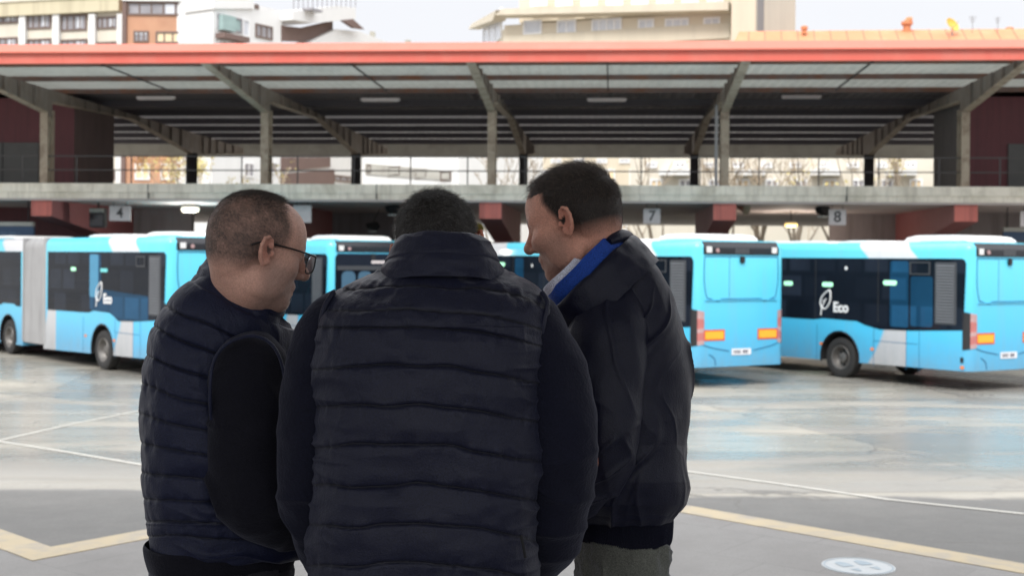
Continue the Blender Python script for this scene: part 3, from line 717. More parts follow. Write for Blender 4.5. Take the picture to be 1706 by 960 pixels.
# ---- trees seen through the shed
M['bark'] = pbr('bark', (.20,.165,.125), .9, var=.3, vscale=4)
M['twig'] = pbr('twig', (.36,.29,.21), .9, var=.3, vscale=2)
M['leaf_orange'] = pbr('leaf_orange', (.50,.27,.12), .7, var=.5, vscale=3)
M['leaf_yellow'] = pbr('leaf_yellow', (.50,.42,.16), .7, var=.5, vscale=3)
def tree(px, Y, h, seed, label, leaf=None, nleaf=0, zb=-1.2):
    rg = random.Random(seed); p = P(px, 300, Y); r_ = empty('tree', (p.x, Y, zb), rg.random()*6, label, 'tree', None)
    tr, tw = MB(), MB(); tips = []
    def grow(pos, d, ln, rad, lev):
        pts = [pos]; rr_ = [rad]; q = pos.copy(); dd = d.copy()
        for k in range(4):
            dd = (dd + Vector((rg.uniform(-.22,.22), rg.uniform(-.22,.22), rg.uniform(-.05,.2)))).normalized(); q = q + dd*ln/4
            pts.append(q.copy()); rr_.append(rad*(1-.16*(k+1)))
        (tr if lev < 2 else tw).tube(pts, [max(q_, .016) for q_ in rr_], 6 if lev < 2 else 3, False)
        if lev >= 3: tips.extend(pts[2:])
        if lev < 5:
            for k in range(rg.choice((1,2,3)) if lev else 6):
                i = rg.choice((2,3,4)); az = rg.uniform(0, 6.28); s_ = rg.uniform(.45,.95)
                nd = (dd + Vector((math.cos(az)*s_, math.sin(az)*s_, rg.uniform(-.1,.45)))).normalized()
                grow(pts[i], nd, ln*rg.uniform(.50,.70), rr_[i]*.62, lev+1)
    grow(Vector((0,0,0)), Vector((0,0,1)), h*.50, h*.020, 0)
    tr.build('trunk', M['bark'], r_, True); cr = tw.build('crown', M['twig'], r_)
    if leaf:
        lf = MB()
        for _ in range(nleaf):
            c_ = rg.choice(tips) + Vector((rg.gauss(0,.25), rg.gauss(0,.25), rg.gauss(0,.25))); s_ = rg.uniform(.06,.13)
            a = Vector((rg.uniform(-1,1), rg.uniform(-1,1), rg.uniform(-1,1))).normalized(); b2 = a.orthogonal().normalized()
            lf.raw([c_-a*s_, c_-b2*s_*.6, c_+a*s_, c_+b2*s_*.6], [(0,1,2,3)])
        lf.build('foliage', leaf, cr)
tree(262, 80, 11, 3, 'orange leaved autumn tree before the brick building seen through the shed', M['leaf_orange'], 2600)
tree(300, 78, 9.5, 8, 'yellowing autumn tree seen through the shed right of the orange one', M['leaf_yellow'], 900)
tree(440, 76, 8.5, 5, 'small bush-like tree with few yellow leaves before the white building', M['leaf_yellow'], 260)
tree(842, 68, 10.5, 11, 'bare tree left of the tall man seen through the shed')
for i, (px, Y, h) in enumerate(((1100,66,10.5),(1232,64,11),(1268,66,10.5),(1322,65,11),(1388,64,10.8),(1478,65,11))):
    tree(px, Y, h, 21+i*7, ['bare tree right of the tall man seen through the shed', 'bare tree just right of the fourth shed post', 'second bare tree right of the fourth shed post', 'bare tree midway along the right half of the shed', 'bare tree left of the last rear shed post', 'yellowish bare tree near the right plant room'][i], M['leaf_yellow'] if i in (4,5) else None, 240)
# ================================================================== BUSES
def bus_paint(grad=True):
    m, nt, b = new_mat('bus_paint_blue'); n = N(nt); x, y, z = n.xyz(n.coord())
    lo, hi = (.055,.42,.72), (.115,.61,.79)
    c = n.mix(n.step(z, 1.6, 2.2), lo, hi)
    # white swoosh over the roof edge
    def band(v, a, b_, w=.05): return n.math('MULTIPLY', n.step(v, a, w), n.math('SUBTRACT', 1.0, n.step(v, b_, w)))
    xs = n.math('MULTIPLY_ADD', n.math('SUBTRACT', z, 3.0), -1.1, x)
    top = n.math('MULTIPLY', n.step(z, 2.86, .04), n.math('ADD', band(xs, 1.55, 3.0), band(xs, 8.2, 9.9), clamp=True))
    c = n.mix(top, c, (.64,.65,.68))
    # grey wedge low on the side behind the rear axle, and another further forward
    xw = n.math('MULTIPLY_ADD', n.math('POWER', n.math('MAXIMUM', n.math('SUBTRACT', 1.35, z), 0.0), 1.5), -.55, x)
    wed = n.math('MULTIPLY', n.math('SUBTRACT', 1.0, n.step(z, 1.38, .03)), n.math('MULTIPLY', n.step(x, 1.72, .03), n.math('SUBTRACT', 1.0, n.step(xw, 2.35, .1))))
    wed2 = n.math('MULTIPLY', n.math('SUBTRACT', 1.0, n.step(z, 1.38, .03)), n.math('MULTIPLY', n.step(x, 6.2, .03), n.math('SUBTRACT', 1.0, n.step(xw, 6.75, .1))))
    side = n.step(y, 1.0, .05)
    c = n.mix(n.math('MULTIPLY', side, n.math('ADD', wed, wed2, clamp=True)), c, (.47,.48,.50))
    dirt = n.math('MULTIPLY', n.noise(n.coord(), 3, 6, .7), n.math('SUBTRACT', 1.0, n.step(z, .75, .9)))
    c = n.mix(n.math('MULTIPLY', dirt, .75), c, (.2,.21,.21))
    c = n.mix(n.ramp(n.noise(n.scale(n.coord(), (5,5,.35)), 1.0, 5, .65), [(.5,0.0),(.8,.22)]), c, (.25,.30,.33))
    nt.links.new(c, b.inputs['Base Color']); b.inputs['Roughness'].default_value = .32; b.inputs['Coat Weight'].default_value = .4; b.inputs['Coat Roughness'].default_value = .08
    return m
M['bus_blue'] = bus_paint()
def dark_glass(name, col, rough):
    m, nt, b = new_mat(name); n = N(nt)
    c = n.mix(n.noise(n.coord(), .8, 3), tuple(v*.5 for v in col), tuple(v*1.5 for v in col))
    x, y, z = n.xyz(n.coord())           # vague seats and far windows behind the dark tint
    sv = n.node('ShaderNodeCombineXYZ'); n.put(sv.inputs[0], x); n.put(sv.inputs[1], z)
    br = n.node('ShaderNodeTexBrick'); nt.links.new(sv.outputs[0], br.inputs['Vector']); br.inputs['Scale'].default_value = 1; br.offset = .35
    br.inputs['Brick Width'].default_value = .83; br.inputs['Row Height'].default_value = .62; br.inputs['Mortar Size'].default_value = .09; br.inputs['Mortar Smooth'].default_value = .6
    br.inputs['Color1'].default_value = (*[v*.4 for v in col],1); br.inputs['Color2'].default_value = (*[v*2.6+.004 for v in col],1); br.inputs['Mortar'].default_value = (*[v*.7 for v in col],1)
    c = n.mix(n.math('MULTIPLY', n.noise(n.coord(), 1.3, 4), .9), c, br.outputs[0])
    nt.links.new(c, b.inputs['Base Color']); b.inputs['Roughness'].default_value = rough; b.inputs['Specular IOR Level'].default_value = .07
    return m
M['bus_glass'] = dark_glass('bus_glass', (.009,.012,.019), .04)
M['bus_glass_blue'] = dark_glass('bus_glass_blue', (.010,.05,.105), .05)
M['bus_band'] = pbr('bus_band_black', (.012,.013,.018), .25, var=.2)
M['grille'] = pbr('grille_grey', (.05,.053,.06), .5, var=.2)
M['grille_lit'] = pbr('grille_slat', (.10,.108,.12), .5, var=.2)
M['bellows'] = pbr('bellows_grey', (.34,.34,.345), .8, var=.12, vscale=2, streak=(9,.5,(.2,.2,.2)))
M['lamp_red'] = pbr('lamp_red', (.46,.15,.14), .15, var=.2, vscale=6, coat=.6)
M['lamp_clear'] = pbr('lamp_clear', (.44,.28,.28), .12, var=.2, vscale=6, coat=.6)
M['reflector'] = pbr('reflector_orange', (.95,.42,.03), .35, var=.08, vscale=9)
M['reflector_edge'] = pbr('reflector_red', (.62,.06,.03), .4)
M['plate'] = pbr('plate_white', (.75,.75,.78), .4)
M['plate_ink'] = pbr('plate_ink', (.08,.08,.11), .5)
M['seat_blue'] = pbr('seat_blue', (.05,.12,.19), .8, var=.2)
M['reflection_green'] = emit('reflection_green', (.40,.85,.55), .62)  # glowing colour for the green lamp reflections painted on the bus windows
M['indicator'] = pbr('side_marker', (.75,.22,.06), .4)
H = 3.22
def body(name, x0, x1, root, wheels, rear_round=True, front_round=True):
    bm = bmesh.new(); bmesh.ops.create_cube(bm, size=1)
    for v in bm.verts:
        v.co = Vector((x0 if v.co.x < 0 else x1, 1.275*(1 if v.co.y > 0 else -1), .30 if v.co.z < 0 else H))
        if v.co.z < 1 and v.co.x < x0 + .1 and rear_round: v.co.z = .44
    ed = []
    for e in bm.edges:
        a, c = e.verts[0].co, e.verts[1].co
        vert = abs(a.x-c.x) < .1 and abs(a.y-c.y) < .1
        if vert and ((a.x < x0+.1 and rear_round) or (a.x > x1-.1 and front_round)): ed.append(e)
        elif a.z > 3 and c.z > 3 and (abs(a.x-c.x) > 1 or (a.x < x0+.1 and rear_round) or (a.x > x1-.1 and front_round)): ed.append(e)
    bmesh.ops.bevel(bm, geom=ed, offset=.2, segments=6, profile=.5, affect='EDGES')
    me = bpy.data.meshes.new(name); bm.to_mesh(me); bm.free()
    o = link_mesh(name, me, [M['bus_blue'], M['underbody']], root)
    for wx in wheels:
        for s in (1, -1):
            c = MB().prism([(wx+.60*math.cos(2*math.pi*k/40+.05), .49+.60*math.sin(2*math.pi*k/40+.05)) for k in range(40)], 'y', s*.8-.55, s*.8+.55).build('cut', None, root)
            md = o.modifiers.new('b', 'BOOLEAN'); md.object = c; md.operation = 'DIFFERENCE'; md.solver = 'EXACT'
            dg = bpy.context.evaluated_depsgraph_get(); nm = bpy.data.meshes.new_from_object(o.evaluated_get(dg))
            o.modifiers.clear(); o.data = nm; bpy.data.objects.remove(c)
    me = o.data
    if len(me.materials) < 2:
        me.materials.clear(); me.materials.append(M['bus_blue']); me.materials.append(M['underbody'])
    for p in me.polygons:
        p.material_index = 0
        if p.normal.z < -.9 and p.center.z < .6: p.material_index = 1
        for wx in wheels:
            if math.hypot(p.center.x-wx, p.center.z-.49) < .605 and abs(p.center.y) < 1.274: p.material_index = 1
    me.polygons.foreach_set('use_smooth', [True]*len(me.polygons)); me.set_sharp_from_angle(angle=R(35))
    return o
def wheel(root, x, s):
    t = MB(); t.lathe((x, s*1.115, .48), (0, s, 0), [(-.13,.28),(-.14,.36),(-.13,.455),(-.10,.478),(.08,.48),(.125,.465),(.145,.40),(.135,.31),(.12,.285),(.02,.285)], 48)
    to = t.build('wheel', M['dark_rubber'], root, True)
    r = MB(); r.lathe((x, s*1.115, .48), (0, s, 0), [(.125,.292),(.14,.285),(.135,.262),(.02,.235),(-.02,.20),(.0,.125),(.06,.115),(.075,.09),(.075,0)], 40)
    h = r; nf0 = len(r.f)
    for k in range(8):
        a = 2*math.pi*k/8; h.lathe((x+.165*math.cos(a), s*1.105, .48+.165*math.sin(a)), (0, s, 0), [(-.02,0),(-.02,.032),(.012,.03),(.012,0)], 10)
    nf1 = len(r.f); nb = r
    for k in range(10):
        a = 2*math.pi*(k+.5)/10; nb.lathe((x+.10*math.cos(a), s*1.18, .48+.10*math.sin(a)), (0, s, 0), [(-.01,.014),(.02,.014),(.02,0)], 6)
    ro = r.build('rim', [M['rim'], M['underbody']], to, True)
    for i, p in enumerate(ro.data.polygons):
        if nf0 <= i < nf1: p.material_index = 1
def side_panel(name, poly, root, mat, y=1.2765, th=.006, parent=None):
    return MB().prism([(x, z) for x, z in poly], 'y', y, y+th).build(name, mat, parent or root)
def rrect(x0, x1, z0, z1, r=.1, k=4):
    out = []
    for cx, cz, a0 in ((x1-r,z1-r,0),(x0+r,z1-r,90),(x0+r,z0+r,180),(x1-r,z0+r,270)):
        for i in range(k+1):
            a = R(a0+90*i/k); out.append((cx+r*math.cos(a), cz+r*math.sin(a)))
    return out
def emblem(root, x, z, s):
    """leaf outline and the word Eco, lying on the left side (y = 1.285); x grows towards the front = picture left"""
    mb = MB(); Y = 1.290
    L = [(0,0),(.02,.15),(-.02,.28),(.02,.42),(.14,.53),(.30,.60),(.33,.44),(.30,.28),(.22,.16),(.10,.10),(.03,.14)]
    def tb(pts, r): mb.tube([(x-px*s, Y, z+pz*s) for px, pz in pts], r, 6)
    c = catmull([(.0,-.06),(.015,.05),(.03,.14)], 6); tb(list(c), .018*s)
    c = catmull([(.03,.14),(-.02,.25),(.02,.40),(.15,.52),(.31,.60),(.345,.45),(.32,.30),(.24,.17),(.13,.10),(.03,.14)], 40); tb(list(c), .021*s)
    c = catmull([(.03,.14),(.08,.22),(.13,.30),(.19,.38)], 10); tb(list(c), .016*s)
    c = catmull([(.10,.255),(.10,.30),(.09,.34)], 5); tb(list(c), .014*s)
    mb.build('eco_leaf', M['white_paint'], root, True)
    text_mesh('eco_lettering', 'Eco', .36*s, M['white_paint'], root, (x-.70*s, Y-.004, z+.155*s), (R(90), 0, R(180)), .003, .012)
def rear_face(root, gap_window=False):
    # upper black fairing with marker lights and display
    f = MB(); f.prism([(-.012,2.90),(-.012,3.06),(.06,3.19),(.12,3.20),(.12,2.90)], 'y', -1.08, 1.08)
    fo = f.build('rear_fairing', M['bus_band'], root, bevel=.012)
    if not gap_window: MB().box(-.016,-.0125, -.2,.2, 2.93,3.05).build('rear_display', M['grille'], root)
    ml = MB()
    for s in (1, -1): ml.box(-.022,-.013, s*.93-.07, s*.93+.07, 2.95, 3.08).build('marker_lamp', M['white_paint'], root) if s == 1 else MB().box(-.022,-.013, s*.93-.07, s*.93+.07, 2.95, 3.08).build('marker_lamp', M['white_paint'], root)
    MB().lathe((-.012,.70,3.0), (-1,0,0), [(0,.045),(.02,.045),(.02,0)], 12).build('round_lamp', M['lamp_clear'], root)
    # engine hatch seams (grooves as thin dark lines) and pressed edges
    g = MB()
    def line(pts, w=.012, mat=None): 
        c = catmull([(q[0], q[1]) for q in pts], 6*len(pts)) if len(pts) > 2 else pts
        MB().tube([(-.001, q[0], q[1]) for q in c], w, 5).build('hatch_seam', M['seam'], root)
    line([(1.05,2.86),(1.05,2.3),(.98,1.98),(.9,1.94)]); line([(-1.05,2.86),(-1.05,2.3),(-.98,1.98),(-.9,1.94)])
    line([(.9,1.94),(.66,1.88),(.55,1.93),(.2,1.93)]); line([(-.9,1.94),(-.66,1.88),(-.55,1.93),(-.2,1.93)]); line([(.25,1.93),(-.25,1.93)])
    line([(1.07,.93),(.8,.86),(.35,.78)]); line([(-1.07,.93),(-.8,.86),(-.35,.78)])
    line([(.9,.72),(.75,.62),(.72,.47)]); line([(1.05,2.87),(-1.05,2.87)])
    line([(.35,2.86),(.35,1.95)], .005)
    e = MB(); e.prism([(0,0),(0,.03),(-.035,.0)], 'z', 0, .01)
    p = MB(); p.box(-.03,-.001,-1.03,1.03,1.895,1.915); p.build('hatch_lip', M['bus_blue'], root, bevel=.008)
    MB().box(-.05,-.002,-.07,.07,2.72,2.88).build('camera_box', M['black'], root, bevel=.02)
    if gap_window:
        w = MB(); w.prism(rrect(-1.1,1.1,1.75,2.86,.12), 'x', -.02, -.006); wo = w.build('rear_window', M['bus_glass'], root)
        for k in range(4):
            yy = .72-.48*k; s = MB(); s.prism(rrect(yy-.2,yy+.2,1.85,2.42,.14), 'x', -.026, -.0205); s.build('seat_reflection', M['seat_blue'], wo)
        MB().box(-.026,-.0205,-1.05,1.05,2.45,2.56).build('window_bar', M['grille'], wo)
        MB().box(-.026,-.0205,-.35,.05,2.62,2.70).build('interior_light', M['lamp_white'], wo)
    for s in (1, -1):
        # tail lamps wrapped round the corner
        lm = []
        t = MB(); rows = []
        for i in range(7):
            a = R(-8 + 92*i/6); r_ = .212
            rows.append((.2 - r_*math.cos(a), s*(1.075 + r_*math.sin(a))))
        zs = np.linspace(.95, 1.66, 9); vs = []; 
        for j, z in enumerate(zs):
            k = 1 - abs(j-4)/4.0
            for i, (xx, yy) in enumerate(rows): 
                f_ = .55 + .45*min(1, k*2.5)
                ii = i if s else i
                xx2, yy2 = rows[0][0] + (xx-rows[0][0])*f_, rows[0][1] + (yy-rows[0][1])*f_
                vs.append((xx if i < 4 else xx, yy, z + .06*i/6*(1 if j > 4 else -1)))
        fs_ = [(j*7+i, j*7+i+1, (j+1)*7+i+1, (j+1)*7+i) for j in range(8) for i in range(6)]
        t.raw(vs, fs_); lo = t.build('tail_lamp', [M['lamp_clear'], M['lamp_red'], M['black']], root, True)
        for q in lo.data.polygons:
            j = int((q.center.z-.95)/.0888); q.material_index = 1 if 1 <= j <= 5 and j != 3 else 0
            if s*q.center.y > 1.215 or s*q.center.y < 1.055: q.material_index = 2
        r2 = MB().box(-.008,-.003, s*.76-.29, s*.76+.29, 1.02, 1.26).build('reflector_plate', M['reflector_edge'], root)
        MB().box(-.012,-.0085, s*.76-.255, s*.76+.255, 1.055, 1.225).build('reflective_panel', M['reflector'], r2)
    pn = MB().box(-.014,-.004,-.27,.27,.69,.83).build('number_plate', M['plate'], root)
    k = MB()
    for i, w_ in enumerate((.03,.035,.03,.035,0,.04,.04,.035)):
        if w_: k.box(-.017,-.0142, .2-i*.052-w_/2, .2-i*.052+w_/2, .725, .795)
    k.build('plate_characters', M['plate_ink'], pn)
def roof_pods(root, spec):
    for x0, x1, h, w in spec:
        m_ = MB(); m_.prism([(x0,H-.02),(x0+.12,H+h*.7),(x0+.5,H+h),(x1-.4,H+h),(x1-.05,H+h*.6),(x1,H-.02)], 'y', -w, w); m_.build('roof_pod', M['white_paint'], root, bevel=.05)
def side_windows(root, x0, x1, pillars, vent=True, hopper=True, greens=(), logo=None, blue=(), low_dip=True):
    zt = 2.86; pts = [(x0+.1, zt), (x0+.04, zt-.03), (x0, zt-.1)]
    if low_dip: pts += [(x0+.06,1.32),(1.6,1.24),(2.5,1.22),(2.95,1.30),(3.2,1.38),(4.3,1.40),(4.6,1.36),(5.5,1.36)]
    else: pts += [(x0, 1.36)]
    pts += [(x1-.1,1.36),(x1,1.42),(x1,zt-.06),(x1-.06,zt)]
    band = side_panel('side_glass', pts, root, M['bus_glass'])
    fr = MB()
    for x in pillars: fr.box(x-.012, x+.012, 1.283, 1.2855, 1.38, zt-.01)
    fr.build('glass_joint', M['underbody'], band)
    for a, b_, c, d in blue: side_panel('tinted_reflection', rrect(a,b_,c,d,.06), root, M['bus_glass_blue'], 1.283, .003)  # blue tints and reflections in the glass, put into the overlay colour
    if vent:
        v = side_panel('engine_grille', rrect(.34,.92,1.42,2.78,.04), root, M['grille'], 1.283, .004)
        g = MB()
        for k in range(20): g.prism([(1.2875,1.46+k*.064),(1.303,1.47+k*.064),(1.2875,1.50+k*.064)], 'x', .38+.02, .88)
        g.build('slats', M['grille_lit'], v)
    if hopper:
        f_ = MB(); 
        for a in ((1.05,1.62,2.76,2.785),(1.05,1.62,2.50,2.525),(1.05,1.08,2.525,2.76),(1.59,1.62,2.525,2.76)): f_.box(a[0],a[1],1.283,1.30,a[2],a[3])
        f_.build('hopper_frame', M['grille'], root)
    for q in ((3.55,2.62),(6.9,2.6)): MB().lathe((q[0],1.284,q[1]), (0,1,0), [(0,.045),(.004,.045),(.004,0)], 12).build('window_sticker', M['white_paint'], root)
    for x, z, w in greens: side_panel('lamp_reflection', rrect(x-w,x+w,z-.055,z+.055,.05), root, M['reflection_green'], 1.284, .003)  # reflections of lamps in the glass, added as flat glowing strips
    if logo: emblem(root, *logo)
def side_trim(root, x1, seams):
    g = MB()
    for x in seams: MB().box(x-.006, x+.006, 1.2755, 1.2785, .36, 1.25).build('panel_joint', M['seam'], root)
    MB().box(1.4, 2.7, 1.2755, 1.2785, .94, .952).build('panel_joint', M['seam'], root)
    for x, z in ((.18,.52),(2.72,.75),(4.35,.78)): side_panel('side_marker', rrect(x-.05,x+.05,z-.035,z+.035,.03), root, M['indicator'], 1.2765, .012)
    side_panel('filler_flap', rrect(.15,.23,.62,.74,.03), root, M['black'], 1.2765, .010)
M['seam'] = pbr('seam_blue', (.012,.12,.25), .6)
def bus_root(px, rear_x, rear_y, a, label):
    return empty('city_bus', (rear_x, rear_y, -1.2), R(90+a), label, 'bus', 'blue city buses parked below the station deck')
def arch_trim(root, wheels):
    for wx in wheels:
        for s in (1, -1):
            t = MB(); pts = []
            for k in range(25):
                an = R(-12 + 204*k/24); pts.append((wx+.615*math.cos(an), s*1.272, .49+.615*math.sin(an)))
            t.tube(pts, .022, 6).build('arch_trim', M['bus_band'], root, True)
def rigid_bus(x, y, a, label, pods, greens, blue=(), logo=(4.36,1.53,.92), rear_window=False, low_grille=False):
    r = bus_root(0, x, y, a, label)
    body('body', 0, 12.0, r, (3.75, 9.6))
    for wx in (3.75, 9.6):
        for s in (1, -1): wheel(r, wx, s)
    arch_trim(r, (3.75, 9.6))
    side_windows(r, .1, 11.5, (2.55, 4.55, 6.3, 7.9, 9.6), True, True, greens, logo, blue)
    side_panel('windscreen_side', rrect(11.0,11.75,1.3,2.85,.08), r, M['bus_glass'], 1.2768, .004) if False else None
    side_trim(r, 12, (1.35, 1.72, 2.68, 4.5, 6.3, 8.2))
    rear_face(r, rear_window); roof_pods(r, pods)
    if low_grille:
        for z0, z1 in ((.95,1.2),(.55,.9)):
            gp = side_panel('side_vent', rrect(.35,1.15,z0,z1,.02), r, M['grille_lit'], 1.2768, .006)
            g = MB()
            for k in range(int((z1-z0)/.05)): g.box(.38,1.12,1.283,1.292,z0+.02+k*.05,z0+.04+k*.05)
            g.build('vent_slats', M['grille'], gp)
    # windscreen at the front end
    w = MB(); w.prism(rrect(-1.12,1.12,1.1,2.95,.15), 'x', 12.002, 12.012); w.build('windscreen', M['bus_glass'], r)
    return r
def ax(a): return Vector((-math.sin(R(a)), math.cos(R(a)), 0))
# bus at the right: rear corner cut by the picture edge
cC = Vector((7.75, 29.8, 0)) - ax(31)*3.4; lC = Vector((-math.cos(R(31)), -math.sin(R(31)), 0))
def place(wheel_pt, a):      # wheel_pt = ground point of the left rear wheel face
    l = Vector((-math.cos(R(a)), -math.sin(R(a)), 0)); return wheel_pt - ax(a)*3.4 - l*1.275
p = place(Vector((8.02, 29.8, 0)), 31)
rigid_bus(p.x, p.y, 31, 'blue bus at the right edge with a large leaf logo and black wheel arch',
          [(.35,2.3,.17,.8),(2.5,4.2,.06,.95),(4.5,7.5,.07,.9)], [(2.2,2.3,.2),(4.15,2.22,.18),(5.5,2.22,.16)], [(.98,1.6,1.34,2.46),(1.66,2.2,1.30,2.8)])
a = 30; l = Vector((-math.cos(R(a)), -math.sin(R(a)), 0)); p = Vector((3.99, 27.3, 0)) - l*1.275
rigid_bus(p.x, p.y, a, 'blue bus showing its whole rear just right of the tall man in the dark jacket',
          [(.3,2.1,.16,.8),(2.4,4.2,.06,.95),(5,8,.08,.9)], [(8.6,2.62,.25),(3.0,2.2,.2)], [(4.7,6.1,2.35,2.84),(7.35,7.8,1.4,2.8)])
a = 36; l = Vector((-math.cos(R(a)), -math.sin(R(a)), 0)); p = Vector((-4.66, 32.1, 0)) - l*1.275
rigid_bus(p.x, p.y, a, 'blue bus with a wide rear window between the two heads on the left',
          [(.3,2.1,.14,.8),(2.6,5,.08,.9)], [], [], None, True, True)
# articulated bus at the left
def articulated(x, y, a):
    r = bus_root(0, x, y, a, 'articulated blue bus with grey bellows at the left edge of the yard')
    body('body', 0, 7.0, r, (3.4,), True, False)
    body('front_body', 8.45, 17.9, r, (9.5, 15.2), False, True)
    for wx in (3.4, 9.5, 15.2):
        for s in (1, -1): wheel(r, wx, s)
    arch_trim(r, (3.4, 9.5, 15.2))
    bl = MB(); nf = 13; prof = []
    for i in range(nf*2+1):
        x_ = 7.0 + 1.45*i/(nf*2); q = .0 if i % 2 == 0 else .055
        prof.append((x_, q))
    def ring(x_, q):
        w, z0, z1, rr_ = 1.275-q, .40+q*.3, H-.01-q, .22; out = []
        for cy, cz, a0 in ((w-rr_,z1-rr_,0),(-w+rr_,z1-rr_,90)):
            for i in range(5): an = R(a0+90*i/4); out.append((x_, cy+rr_*math.cos(an), cz+rr_*math.sin(an)))
        out += [(x_,-w,z0),(x_,w,z0)]; return out
    vs = []; fs_ = []
    for x_, q in prof: vs += ring(x_, q)
    m_ = 12
    for i in range(len(prof)-1):
        for k in range(m_): fs_.append((i*m_+k, i*m_+(k+1)%m_, (i+1)*m_+(k+1)%m_, (i+1)*m_+k))
    bl.raw(vs, fs_).build('bellows', M['bellows'], r)
    MB().box(6.85,7.05,-1.282,1.282,.42,H+.005).build('bellows_frame', M['bellows'], r, bevel=.02); MB().box(8.4,8.5,-1.282,1.282,.42,H+.005).build('bellows_frame', M['bellows'], r, bevel=.02)
    # rear section glass
    zt = 2.86
    side_panel('side_glass', [(.2,zt),(.12,2.8),(.18,1.34),(1.6,1.25),(2.5,1.22),(2.75,1.32),(3.0,1.40),(3.9,1.42),(4.2,1.36),(6.75,1.34),(6.75,zt)], r, M['bus_glass'])
    side_panel('tinted_reflection', [(.95,1.30),(1.6,1.26),(2.5,1.235),(2.75,1.33),(3.0,1.42),(3.9,1.43),(4.1,1.46),(4.15,2.80),(3.5,2.80),(3.45,1.95),(.95,1.85)], r, M['bus_glass_blue'], 1.2832, .003)  # deep-blue glass with bluish reflections painted into its colour
    side_panel('pillar_band', rrect(3.62,4.12,1.75,2.80,.08), r, pbr('pillar_blue', (.03,.22,.38), .15), 1.2867, .002)
    v = side_panel('engine_grille', rrect(.34,.92,1.42,2.78,.04), r, M['grille'], 1.2835, .004); g = MB()
    for k in range(20): g.prism([(1.288,1.46+k*.064),(1.303,1.47+k*.064),(1.288,1.50+k*.064)], 'x', .40, .88)
    g.build('slats', M['grille_lit'], v)
    f_ = MB()
    for q in ((1.1,1.55,2.74,2.765),(1.1,1.55,2.52,2.545),(1.1,1.13,2.545,2.74),(1.52,1.55,2.545,2.74)): f_.box(q[0],q[1],1.2865,1.30,q[2],q[3])
    f_.build('hopper_frame', M['grille'], r)
    side_panel('lamp_reflection', rrect(4.95,5.25,2.38,2.47,.04), r, M['reflection_green'], 1.2865, .003); side_panel('lamp_reflection', rrect(3.1,3.5,2.37,2.46,.04), r, pbr('strip_cyan',(.15,.6,.62),.4), 1.2892, .003)  # lamp reflections in this bus's glass, built as coloured strips
    emblem(r, 3.72, 1.58, .9)
    side_trim(r, 7, (1.35, 1.72, 2.68, 4.5))
    # front section glass
    side_panel('side_glass', [(8.6,zt),(8.6,1.36),(8.9,1.36),(9.1,1.42),(9.9,1.42),(10.1,1.36),(17.4,1.36),(17.4,zt)], r, M['bus_glass'])
    rear_face(r); roof_pods(r, [(.3,2.2,.12,.8),(2.6,5.2,.08,.9),(10,13,.1,.9)])
a = 42; p = place(Vector((-9.9, 30.5, 0)), a)
articulated(p.x, p.y, a)
